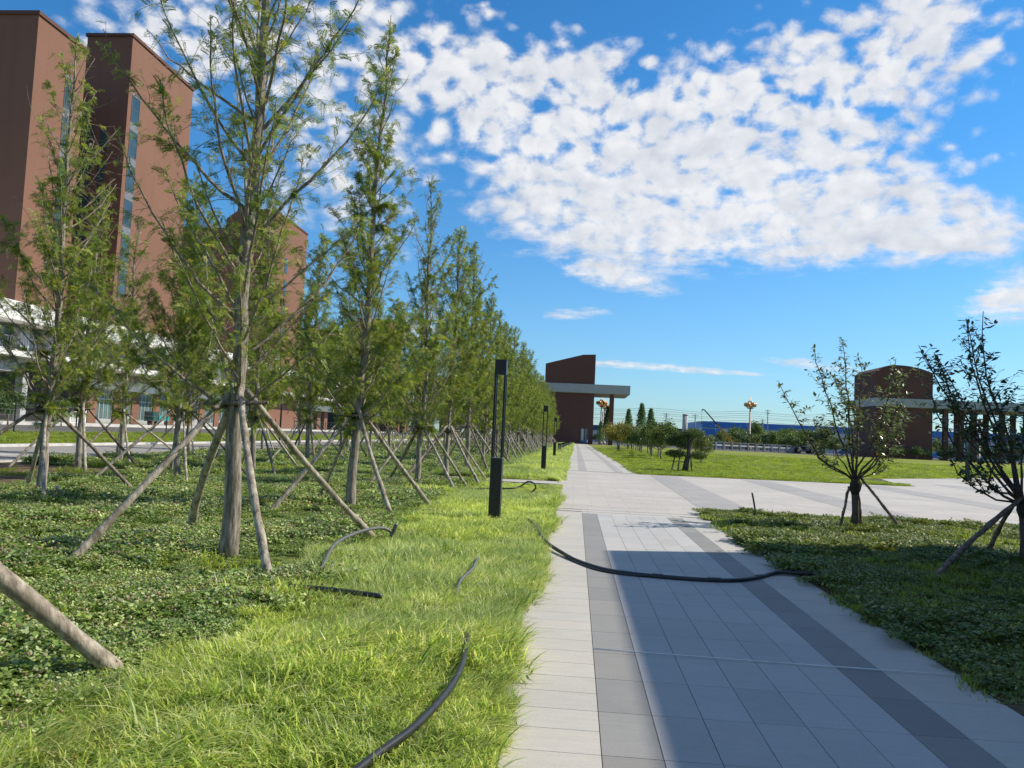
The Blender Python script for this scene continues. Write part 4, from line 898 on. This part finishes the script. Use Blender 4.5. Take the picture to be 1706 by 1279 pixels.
for (x0, x1) in ((-54.9, -53.6), (-52.9, -52.0)):        # dark windows on the shaded tower face
    for (z0, z1) in fl[1:]:
        f = MB(); f.box(x0, x1, 81.0, 81.2, z0, z1); fo = part('window', f, M['frame'], cb); p = MB(); p.box(x0 + .08, x1 - .08, 80.97, 81.1, z0 + .08, z1 - .08); part('pane', p, M['glass'], fo)
for z0, z1 in fl:
    f = MB(); f.box(-56.2, -55.95, 75, 79.5, z0 - 1.5, z1 - 1.5); fo = part('window', f, M['frame'], cb); p = MB()
    for k in range(3): p.box(-56.1, -55.9, 75.1 + 1.48 * k, 76.44 + 1.48 * k, z0 - 1.4, z1 - 1.6)
    part('pane', p, M['glass'], fo)
# base: two storeys with white bands and a canopy
Y0, Y1 = 44, 122
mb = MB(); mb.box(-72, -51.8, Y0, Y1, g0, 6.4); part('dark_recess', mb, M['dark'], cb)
mb = MB(); mb.box(-72, -52.6, Y0, Y1, 6.9, 9.8); part('upper_glazing', mb, M['frame'], cb)
for k in range(19):
    mb = MB(); mb.box(-52.6, -51.6, Y0 + 1 + 4.1 * k, Y0 + 2.3 + 4.1 * k, 6.95, 9.7); part('upper_pier', mb, M['grey'], cb)
for k in range(18):
    mb = MB(); mb.box(-52.7, -52.4, Y0 + 2.6 + 4.1 * k, Y0 + 4.8 + 4.1 * k, 7.4, 9.5); part('upper_window', mb, M['glass'], cb)
mb = MB(); mb.box(-74, -49.6, Y0, Y1, 9.75, 11.4); part('white_band', mb, M['white'], cb)
mb = MB(); mb.box(-72, -47.3, Y0, 74.2, 6.36, 6.92); mb.box(-72, -47.3, 74.9, Y1, 6.36, 6.92); part('canopy', mb, M['white'], cb)
mb = MB(); mb.box(-52, -48.6, Y0, 66.5, 5.1, 6.358); part('canopy_soffit', mb, M['soffit'], cb)
mb = MB(); mb.box(-52, -50.4, 77, Y1, 4.5, 5.55); part('white_beam', mb, M['white'], cb)
mb = MB(); mb.box(-52, -51.4, 77, Y1, 5.55, 6.36); part('frieze', mb, M['soffit'], cb)
rl_ = MB()
for k in range(260): rl_.box(-47.75, -47.70, Y0 + .3 * k, Y0 + .3 * k + .05, 6.92, 7.95)
rl_.box(-47.78, -47.66, Y0, Y1, 7.95, 8.02); part('railing', rl_, M['steel'], cb)
for k in range(4):
    mb = MB(); mb.box(-49.2, -48.5, 47 + 6.4 * k, 47.7 + 6.4 * k, g0, 5.1); part('column', mb, M['framel'], cb)
y_ = 79.4; bay = 0
while y_ < Y1 - 4:
    mb = MB(); mb.box(-52, -50.75, y_, y_ + 1.5, g0, 4.5); part('pier', mb, M['brick'], cb)
    w = 3.1 if bay % 2 == 0 else 2.15; a = y_ + 1.5; b2 = a + w; f = MB(); x = -51.05
    for (p0, p1, q0, q1) in ((a, a + .12, g0, 4.5), (b2 - .12, b2, g0, 4.5), (a + .12, b2 - .12, 4.35, 4.5), (a + .12, b2 - .12, 3.35, 3.5), (a + .12, b2 - .12, g0, g0 + (.5 if bay % 2 == 0 else .9))): f.box(x, x + .12, p0, p1, q0, q1)
    nmul = 4 if bay % 2 == 0 else 2
    for m in range(1, nmul): yy = a + w * m / nmul; f.box(x + .003, x + .10, yy - .05, yy + .05, g0 + .5, 4.35)
    fo = part('shopfront' if bay % 2 == 0 else 'window', f, M['framel'], cb); p = MB(); p.box(x - .1, x + .05, a + .06, b2 - .06, g0 + .1, 4.4); part('pane', p, M['glassb'], fo)
    y_ = b2; bay += 1
mb = MB(); mb.box(-50.4, -49.2, 74.2, 76.8, g0, 2.3); tag(link('cabinet', mb.mesh('cabinet', M['white'])), 'white boxy cabinet standing before the shaded ground floor on the left', 'cabinet')
# the bevel-less box gets a door and plinth so it reads as a cabinet
cab = bpy.data.objects['cabinet']; mb = MB(); mb.box(-49.2, -49.17, 74.4, 75.45, .95, 2.2); mb.box(-49.2, -49.17, 75.55, 76.6, .95, 2.2); part('door', mb, M['lampglass'], cab)

def tower_building(name, label, x0, x1, y0, y1, ztop, chamfer, low):
    o = thing(name, label, 'building', (0, 0, 0)); w = x1 - x0
    mb = MB(); mb.prism_y([(x0, g0), (x1, g0), (x1, ztop), (x0 + chamfer, ztop), (x0, ztop - chamfer * .75)], y0, y1); part('wall', mb, M['brick'], o)
    mb = MB(); mb.box(x0 - 14, x0 - .02, y0 + .5, y1 - .5, g0, low); part('lower_wall', mb, M['brick'], o)
    mb = MB(); mb.box(x0 + chamfer, x1 + .12, y0 - .12, y1 + .12, ztop, ztop + .3); part('coping', mb, M['brickd'], o)
    for k in range(5):
        z = ztop - 9 - 3.85 * k
        if z < 12: break
        f = MB(); f.box(x1 - .2, x1 + .05, y0 + 5.2, y0 + 6.5, z, z + 2.6); fo = part('window', f, M['frame'], o); p = MB(); p.box(x1 - .1, x1 + .07, y0 + 5.3, y0 + 6.4, z + .1, z + 2.5); part('pane', p, M['glass'], fo)
        f = MB(); f.box(x0 - 4, x0 - 2, y0 + .35, y0 + .6, z, z + 2.2); fo = part('window', f, M['framel'], o); p = MB(); p.box(x0 - 3.9, x0 - 2.1, y0 + .3, y0 + .5, z + .1, z + 2.1); part('pane', p, M['glass'], fo)
    mb = MB(); mb.box(x0 - 12, x1 + .3, y0 - 2, y1 + 24, 9.8, 11.2); mb.box(x0 - 12, x1 + 2.6, y0 - 2, y1 + 24, 6.4, 6.9); mb.box(x0, x1 - .6, y0 - 2, y1 + 24, 4.5, 5.6); part('white_band', mb, M['white'], o)
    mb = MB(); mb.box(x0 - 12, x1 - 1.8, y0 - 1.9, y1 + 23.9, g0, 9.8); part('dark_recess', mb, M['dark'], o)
    for k in range(9):
        mb = MB(); mb.box(x1 - 1.9, x1 - .9, y0 - 1 + 4.4 * k, y0 + .9 + 4.4 * k, g0, 4.5); part('pier', mb, M['brick'], o)
    for k in range(8):
        mb = MB(); mb.box(x1 - 1.85, x1 - 1.5, y0 + 1.1 + 4.4 * k, y0 + 3.2 + 4.4 * k, g0 + .2, 4.4); part('window', mb, M['glassb'], o)
    return o
tower_building('brick_tower_building', 'smaller brick tower with a sloping-shouldered top behind the tallest redwood', -58.2, -50, 124.1, 139.5, 36.0, 1.8, 33.2)
tower_building('brick_tower_building', 'distant low brick block glimpsed between the redwood crowns', -60, -50, 205, 222, 30, 1.5, 27)

def portico(o, tower, tz, cx0, cx1, cy0, cy1, cz0, cz1, cols, arc):
    x0, x1, yb = tower
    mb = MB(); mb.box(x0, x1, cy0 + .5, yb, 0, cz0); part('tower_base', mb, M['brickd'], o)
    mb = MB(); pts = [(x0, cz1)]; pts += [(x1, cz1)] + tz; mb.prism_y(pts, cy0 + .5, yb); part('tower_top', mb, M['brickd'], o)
    mb = MB(); mb.box(cx0, cx1, cy0, cy1, cz0, cz1); part('canopy', mb, M['grey'], o)
    mb = MB(); mb.box(cx0 + .3, cx1 - .3, cy0 + .3, cy1 - .3, cz0 - .12, cz0 - .003); part('soffit', mb, M['soffit'], o)
    for (x, y, w) in cols: mb = MB(); mb.box(x - w, x + w, y - w, y + w, -.1, cz0 - .12); part('column', mb, M['brickd'], o)
    return o
g1 = thing('brick_portico', 'brick tower rising through a flat grey canopy at the end of the path', 'building', (0, 0, 0))
portico(g1, (-8.5, 4.3, 221), [(4.3, 23.1), (1.1, 22.95), (-5.3, 21.2), (-8.5, 20.3)], -58, 13.35, 205, 225, 13.15, 15.35, [(8.75, 206.2, .5), (9.6, 222, .5)] + [(-14 - 7 * k, 206.2, .5) for k in range(6)] + [(-14 - 7 * k, 222, .5) for k in range(6)], 0)
f = MB(); f.box(1.1, 3.2, 205.3, 205.49, .1, 4.0); fo = part('door', f, M['frame'], g1); p = MB(); p.box(1.35, 1.95, 205.25, 205.4, .9, 3.85); part('pane', p, M['lampglass'], fo); p = MB(); p.box(2.5, 2.6, 205.25, 205.35, .3, 3.9); part('pane', p, M['lampglass'], fo)
g2 = thing('brick_portico', 'brick tower with an arched top over a long colonnade at the right', 'building', (0, 0, 0))
arc = [(75.4 + 14.1 * t, 21.95 + 1.75 * (1 - abs((t - .36) / (.64 if t > .36 else .36)) ** 2.2)) for t in np.linspace(1, 0, 15)]
portico(g2, (75.4, 89.5, 225), arc, 75.2, 132, 209, 231, 13.1, 15.2, [(92.9, 210.2, .55), (99.8, 210.2, .55), (106.6, 210.2, .55), (113.4, 210.2, .55), (77.4, 222, .5), (104.2, 229, .55), (111.9, 229, .55), (119, 229, .55), (96.8, 210.3, .5)], 1)

# brick building out of frame on the right: its roof edge and corner cast the large shadow on the path
ob = thing('brick_building', 'brick building beyond the right edge whose shadow falls across the path', 'building', (0, 0, 0)); HB = 9.97
mb = MB(); mb.box(11.1, 26, -22, 15.1, -.1, HB); part('wall', mb, M['brick'], ob)
mb = MB(); mb.box(11.25, 25.85, -21.85, 14.95, HB, HB + .02); part('roof', mb, M['soffit'], ob)
for k in range(7):
    for z in (.9, 4.2, 7.0):
        y_ = -19.5 + 4.8 * k; f = MB(); f.box(11.02, 11.2, y_, y_ + 2.2, z, z + 1.9); fo = part('window', f, M['frame'], ob); p = MB(); p.box(11.0, 11.15, y_ + .1, y_ + 1.05, z + .1, z + 1.8); p.box(11.0, 11.15, y_ + 1.15, y_ + 2.1, z + .1, z + 1.8); part('pane', p, M['glass'], fo)

# ------------------------------------------------------------------ far background
ws = thing('warehouse', 'long low shed with a blue roof band over pale grey walls on the horizon', 'building', (0, 0, 0))
def slab(y0, pts): return pts
mb = MB(); mb.box(51, 300, 330, 380, -.1, 8.1); part('wall', mb, M['wgrey'], ws)
mb = MB(); mb.box(50.8, 300.2, 329.6, 380.4, 8.1, 10.15); mb.box(50.8, 58, 329.6, 329.95, 0, 7.6); part('roof_band', mb, M['wblue'], ws)
mb = MB()
for k in range(9): mb.box(66 + 25 * k, 68.5 + 25 * k, 329.7, 329.98, .1, 7.5)
part('blue_panel', mb, M['wblue'], ws)
mb = MB(); mb.box(51, 300, 330.2, 379.8, 10.15, 10.6); part('roof', mb, M['wblue'], ws)
ws2 = thing('warehouse', 'dark blue shed left of the long blue-banded one, behind the round trees', 'building', (0, 0, 0))
mb = MB(); mb.box(-10, 50, 345, 380, -.1, 5.2); part('wall', mb, M['wgrey'], ws2); mb = MB(); mb.box(-10.3, 50.3, 344.6, 380.4, 5.2, 7.3); part('roof_band', mb, M['wdark'], ws2)
si = thing('chimney', 'thick pale round chimney standing behind the topiary pine', 'chimney', (40.3, 302, 0)); mb = MB(); mb.tube([(0, 0, 0), (0, 0, 11.6)], [1.05, .95], 14); part('stack', mb, M['soffit'], si, True); mb = MB(); mb.tube([(0, 0, 11.6), (0, 0, 12.1)], [1.05, 1.05], 14); part('rim', mb, M['soffit'], si, True)
def upole(x, h, y_, label):
    o = thing('utility_pole', label, 'utility pole', (x, y_, 0), 0, 'utility poles before the sheds'); mb = MB(); mb.tube([(0, 0, -.1), (0, 0, h)], [.24, .16], 8); part('post', mb, M['concrete'], o, True)
    mb = MB(); mb.box(-1.1, 1.1, -.08, .08, h - .6, h - .45); mb.box(-.8, .8, -.08, .08, h - 1.5, h - 1.35); part('crossarm', mb, M['steel'], o); return o
upole(33.1, 12.2, 300, 'utility pole left of the thick pale chimney'); upole(43.7, 12.2, 300, 'utility pole right of the thick pale chimney'); upole(69.7, 15.0, 299, 'tall utility pole right of the flower-shaped lamp'); upole(68.6, 11.5, 302, 'shorter utility pole just beside the tall one'); upole(9.6, 11.8, 300, 'utility pole seen above the small trees near the tower'); upole(104, 13, 300, 'utility pole visible between the columns of the colonnade')
for i, (z, s_) in enumerate(((13.4, .9), (12.6, .8), (11.8, 1.0), (11.0, .7), (10.0, .9), (9.2, .6))):
    P_ = []
    for k in range(9): a = k / 8; P_ += [(-5 + 135 * a, 300.5 + .3 * i, z + (1.4 * a) - s_ * (1 if k % 2 else 0))]
    hose('power_cable', 'one of the thin power cables strung between the poles above the sheds', P_, .045, 'steel', 'cable', 3)['group'] = 'power cables'
# crane
ck = thing('mobile_crane', 'mobile crane with a raised black and yellow boom behind the trees', 'crane', (49.3, 262, 0))
mb = MB(); mb.prism_y([(-1.3, .9), (7.2, .9), (7.2, 1.7), (-1.3, 1.7)], -1.25, 1.25); part('chassis', mb, M['yellow'], ck)
mb = MB(); mb.prism_y([(5.0, 1.7), (7.1, 1.7), (7.1, 2.3), (6.7, 3.1), (5.0, 3.1)], -1.2, 1.2); part('cab', mb, M['cream'], ck)
mb = MB(); mb.box(-.4, 2.0, -1, 1, 1.7, 3.0); part('turntable', mb, M['yellow'], ck)
mb = MB(); mb.tube([(.8, 0, 2.4), (-4.2, 0, 7.9)], [.42, .36], 4); part('boom', mb, M['yellow'], ck)
mb = MB(); mb.tube([(-4.1, 0, 7.8), (-8.3, 0, 12.4)], [.3, .24], 4); mb.tube([(-8.2, 0, 12.3), (-8.9, 0, 12.5), (-9.1, 0, 12.0)], .2, 5); part('boom_extension', mb, M['black'], ck)
mb = MB(); mb.tube([(-9.05, 0, 12.2), (-9.05, 0, 8.4)], .05, 4); mb.ball((-9.05, 0, 8.1), .3, 6, 5); part('hook', mb, M['black'], ck)
for (x, s_) in ((0, 1), (1.6, 1), (5.6, 1), (0, -1), (1.6, -1), (5.6, -1)):
    mb = MB(); mb.tube([(x, 1.0 * s_, .55), (x, 1.3 * s_, .55)], .55, 12); w_ = part('wheel', mb, M['tyre'], ck, True)
# flower-shaped lamps
FL = []
def flower_lamp(x, y, h, label):
    if FL: return dup(FL[0], (x, y, 0), 0, label, scale=h / 14)
    o = thing('flower_lamp', label, 'street lamp', (x, y, 0), 0, 'tall ornamental flower lamps'); FL.append(o); o.scale = (h / 14,) * 3
    mb = MB(); mb.tube([(0, 0, -.1), (0, 0, .8), (0, 0, .81), (0, 0, 11)], [.7, .6, .30, .2], 10); part('post', mb, M['lamppost'], o, True)
    mb = MB(); mb.tube([(0, 0, 10.9), (0, 0, 11.3), (0, 0, 11.5), (0, 0, 12.2), (0, 0, 14)], [.3, .5, .2, .16, .05], 8); part('finial', mb, M['gold'], o, True)
    for k in range(6):
        a = k * math.pi / 3; mb = MB(); c, s_ = math.cos(a), math.sin(a)
        mb.tube([(0, 0, 10.9), (.7 * c, .7 * s_, 11.0), (1.1 * c, 1.1 * s_, 11.5)], [.12, .1, .08], 6); arm = part('arm', mb, M['gold'], o, True)
        mb = MB(); mb.tube([(1.1 * c, 1.1 * s_, 11.4), (1.15 * c, 1.15 * s_, 11.6), (1.25 * c, 1.25 * s_, 12.1), (1.15 * c, 1.15 * s_, 12.5)], [.1, .42, .5, .2], 8); part('lantern', mb, M['gold'], arm, True)
        mb = MB(); mb.tube([(.3 * c, .3 * s_, 12.2), (.38 * c, .38 * s_, 12.6), (.45 * c, .45 * s_, 13.0)], [.08, .3, .12], 6); part('bud', mb, M['lampwhite'], arm, True)
    return o
flower_lamp(57.2, 270, 17.6, 'tall ornamental lamp with a ring of flower lanterns alone against the sky'); flower_lamp(6.9, 226, 13.6, 'flower-shaped lamp left of its twin, seen under the grey canopy'); flower_lamp(8.2, 237, 13.2, 'flower-shaped lamp right of its twin, next to the portico column'); flower_lamp(113.6, 236, 13.0, 'flower-shaped lamp partly hidden behind the colonnade')
# balustrade
fb = thing('balustrade', 'long low stone balustrade with white rails along the far side of the lawn', 'fence', (30, 214, 0), math.atan2(26, 44))
for k in range(14):
    mb = MB(); mb.box(k * 2.85 - .22, k * 2.85 + .22, -.22, .22, 0, 2.2); part('post', mb, M['concrete'], fb)
mb = MB(); mb.box(0, 37.2, -.09, .09, 1.15, 1.5); part('rail', mb, M['white'], fb)
mb = MB(); mb.box(0, 37.2, -.1, .1, 2.0, 2.2); part('top_rail', mb, M['concrete'], fb)
mb = MB(); mb.box(0, 37.2, -.14, .14, 0, .35); part('plinth', mb, M['concrete'], fb)
mb = MB()
for k in range(74): mb.box(k * .5 + .1, k * .5 + .2, -.05, .05, .35, 1.15)
part('baluster_row', mb, M['concrete'], fb)
# wheel loader
wl_ = thing('wheel_loader', 'dusty wheel loader parked beyond the lawn behind the sunlit vase-shaped tree', 'loader', (64.3, 232.5, 0), R(12)); wl_.scale = (.95,) * 3
mb = MB(); mb.prism_y([(-3.4, .9), (-.2, .9), (-.2, 2.1), (-1.0, 2.3), (-3.4, 2.1)], -1.0, 1.0); part('engine_cover', mb, M['steel'], wl_).location = (3.6, 0, 0)
mb = MB(); mb.prism_y([(-3.0, .8), (3.3, .8), (3.3, 1.2), (-3.0, 1.2)], -.6, .6); part('chassis', mb, M['steel'], wl_)
cbn = MB()
for (x, y_) in ((-1.2, -.8), (-1.2, .8), (.5, -.8), (.5, .8)): cbn.box(x - .07, x + .07, y_ - .07, y_ + .07, 1.2, 3.9)
cbn.box(-1.4, .7, -.95, .95, 3.9, 4.1); cbn.box(-1.2, .5, -.8, .8, 1.2, 2.0); part('cab', cbn, M['black'], wl_)
mb = MB(); mb.box(1.5, 3.25, -.85, .85, 2.25, 2.9); mb.box(1.3, 3.4, -.95, .95, 2.9, 3.02); part('cream_hood', mb, M['cream'], wl_)
mb = MB(); mb.prism_y([(-4.9, .2), (-3.6, .3), (-3.5, 1.6), (-3.8, 1.6), (-4.2, .6), (-4.9, .4)], -1.3, 1.3); mb.tube([(-1.2, .5, 1.8), (-2.8, .5, 1.7), (-3.8, .5, .9)], .16, 5); mb.tube([(-1.2, -.5, 1.8), (-2.8, -.5, 1.7), (-3.8, -.5, .9)], .16, 5); part('bucket', mb, M['steel'], wl_)
for (x, r_) in ((-2.1, .95), (2.1, .8)):
    for s_ in (-1, 1):
        mb = MB(); mb.tube([(x, .75 * s_, r_), (x, 1.3 * s_, r_)], r_, 14); w_ = part('wheel', mb, M['tyre'], wl_, True); mb = MB(); mb.tube([(x, 1.28 * s_, r_), (x, 1.32 * s_, r_)], r_ * .45, 10); part('rim', mb, M['cream'], w_)
# cars
def car(x, y, rz, mat, label, van=False):
    o = thing('parked_car', label, 'car', (x, y, .006), rz, 'cars parked beyond the lawn')
    mb = MB(); prof_ = [(-2.2, .35), (2.2, .35), (2.25, .75), (1.1, .95), (-1.9, 1.0), (-2.25, .8)]; mb.prism_y(prof_, -.88, .88); part('body', mb, M[mat], o)
    mb = MB(); mb.prism_y([(1.1, .96), (.35, 1.5), (-1.2, 1.52), (-1.95, 1.0)], -.76, .76); ro = part('cabin', mb, M[mat], o)
    mb = MB(); mb.prism_y([(.9, 1.0), (.3, 1.44), (-1.15, 1.46), (-1.7, 1.04)], -.775, .775); part('window', mb, M['glass'], ro)
    mb = MB(); mb.prism_y([(1.17, .965), (.40, 1.475), (.30, 1.46), (1.0, .95)], -.68, .68); part('windscreen', mb, M['glass'], ro)
    for s_ in (-1, 1):
        mb = MB(); mb.box(2.15, 2.265, s_ * .62 - .18, s_ * .62 + .18, .62, .76); part('headlight', mb, M['lampwhite'], o)
        for xx in (-1.35, 1.4):
            mb = MB(); mb.tube([(xx, s_ * .7, .33), (xx, s_ * .92, .33)], .33, 14); w_ = part('wheel', mb, M['tyre'], o, True); mb = MB(); mb.tube([(xx, s_ * .91, .33), (xx, s_ * .935, .33)], .2, 10); part('rim', mb, M['rim'], w_)
    return o
car(78, 238, R(-25), 'bluepaint', 'bright blue car parked just right of the wheel loader'); car(109, 222, R(8), 'whitepaint', 'silver-white car flashing in the sun left of the other parked white one'); car(114.2, 223, R(8), 'whitepaint', 'white car parked under the colonnade at the far right'); car(90, 216, R(5), 'darkpaint', 'dark car parked in front of the arched brick tower'); car(97, 218, R(5), 'whitepaint', 'pale car parked at the right foot of the arched brick tower'); car(103.2, 220, R(5), 'darkpaint', 'dark car left of the sun-flashing white car')
# small vehicles
tr_ = thing('cargo_tricycle', 'turquoise and dark green cargo tricycle parked before the shopfronts', 'tricycle', (-48.6, 88.4, .8), R(90))
mb = MB(); mb.box(.3, 2.6, -.62, .62, .55, 1.15); part('cargo_box', mb, M['teal'], tr_); mb = MB(); mb.box(-.9, .25, -.55, .55, .45, 1.5); mb.box(-1.0, .4, -.6, .6, 1.5, 1.56); part('cab', mb, M['tealdk'], tr_); mb = MB(); mb.box(-.93, -.4, -.5, .5, .95, 1.4); part('windscreen', mb, M['glass'], tr_)
for (x, y_) in ((-.75, 0), (1.9, .6), (1.9, -.6)):
    mb = MB(); mb.tube([(x, y_ - .07, .3), (x, y_ + .07, .3)], .3, 12); part('wheel', mb, M['tyre'], tr_, True)
mb = MB(); mb.tube([(2.6, 0, 1.1), (4.0, 0, 2.2)], .05, 5); part('long_pole', mb, M['pole'], tr_)
sc_ = thing('scooter', 'small blue and white scooter parked by the tower door at the end of the path', 'scooter', (2.2, 203.6, 0), R(20))
mb = MB(); mb.tube([(-.7, 0, .55), (-.3, 0, .85), (.1, 0, .5), (.5, 0, .5), (.75, 0, 1.1)], [.2, .24, .16, .16, .1], 8); part('body', mb, M['bluepaint'], sc_, True); mb = MB(); mb.prism_y([(.5, .4), (.72, .4), (.86, 1.15), (.66, 1.15)], -.28, .28); part('leg_shield', mb, M['whitepaint'], sc_); mb = MB(); mb.tube([(.75, -.35, 1.2), (.75, .35, 1.2)], .04, 6); part('handlebar', mb, M['black'], sc_)
for x in (-.65, .8): mb = MB(); mb.tube([(x, -.06, .28), (x, .06, .28)], .28, 12); part('wheel', mb, M['tyre'], sc_, True)
# trees and bushes beyond the lawn
GREEN = [tuple(c * 1.35 for c in t) for t in GREEN]; DKGRN = [tuple(c * 1.15 for c in t) for t in DKGRN]
WOOD = [bush_tree(GREEN, 8.5, 51, n=2400, size=.5), bush_tree(DKGRN + GREEN, 7.5, 52, n=2200, size=.5), bush_tree([(.19, .23, .06), (.24, .25, .07), (.14, .19, .05)], 7.0, 53, n=2200, size=.48), bush_tree(DKGRN, 6.0, 54, n=2000, size=.45, split=.15)]
r = np.random.default_rng(55)
n_ = 0
for (x0, x1, y0, y1, n, s0, s1) in ((53, 84, 246, 262, 17, .55, 1.2), (50, 84, 270, 310, 14, .8, 1.35), (84, 150, 245, 300, 34, .6, .95), (6, 50, 232, 300, 16, .35, .62), (150, 230, 260, 320, 16, .7, 1.0)):
    for k in range(n):
        x = x0 + (x1 - x0) * (k + r.random()) / n; btree(WOOD[int(r.integers(0, 4))], 'far_tree', x, r.uniform(y0, y1), 0, r.uniform(s0, s1), 'bushy green tree in the distant belt between the lawn and the sheds', 'distant trees beyond the lawn')
for (x, y_, s_) in ((62, 212, .35), (78, 204, .5), (80.5, 206, .55), (84, 205, .6), (86.5, 206, .5), (93, 207, .45), (96.5, 206, .5), (101.5, 207, .52), (108, 214, .55), (112, 214, .5), (118, 216, .6), (91, 207, .5), (35, 211.5, .32), (10.5, 203.5, .45), (13.4, 202, .4)):
    btree(WOOD[3], 'bush', x, y_, 0, s_, 'dark rounded bush at the foot of the porticoes', 'bushes before the porticoes', cat='bush')
WOODL = [bush_tree(GREEN, 7, 56, n=2000, size=.45)]
for k in range(26): btree(WOODL[0], 'far_tree', -30 - 6 * k + r.normal(0, 2), 330 + r.uniform(0, 60), .5, r.uniform(.8, 1.3), 'distant green tree beyond the end of the left road', 'distant trees past the left road')
for k, (yy, s_) in enumerate(((60, .5), (66, .42))): btree(WOOD[3], 'bush', -44.9 + k * .4, yy, .6, s_, ['trimmed round green shrub by the shaded entrance at the left edge', 'second round green shrub beside the shaded entrance on the left'][k], 'shrubs by the left entrance', cat='bush')
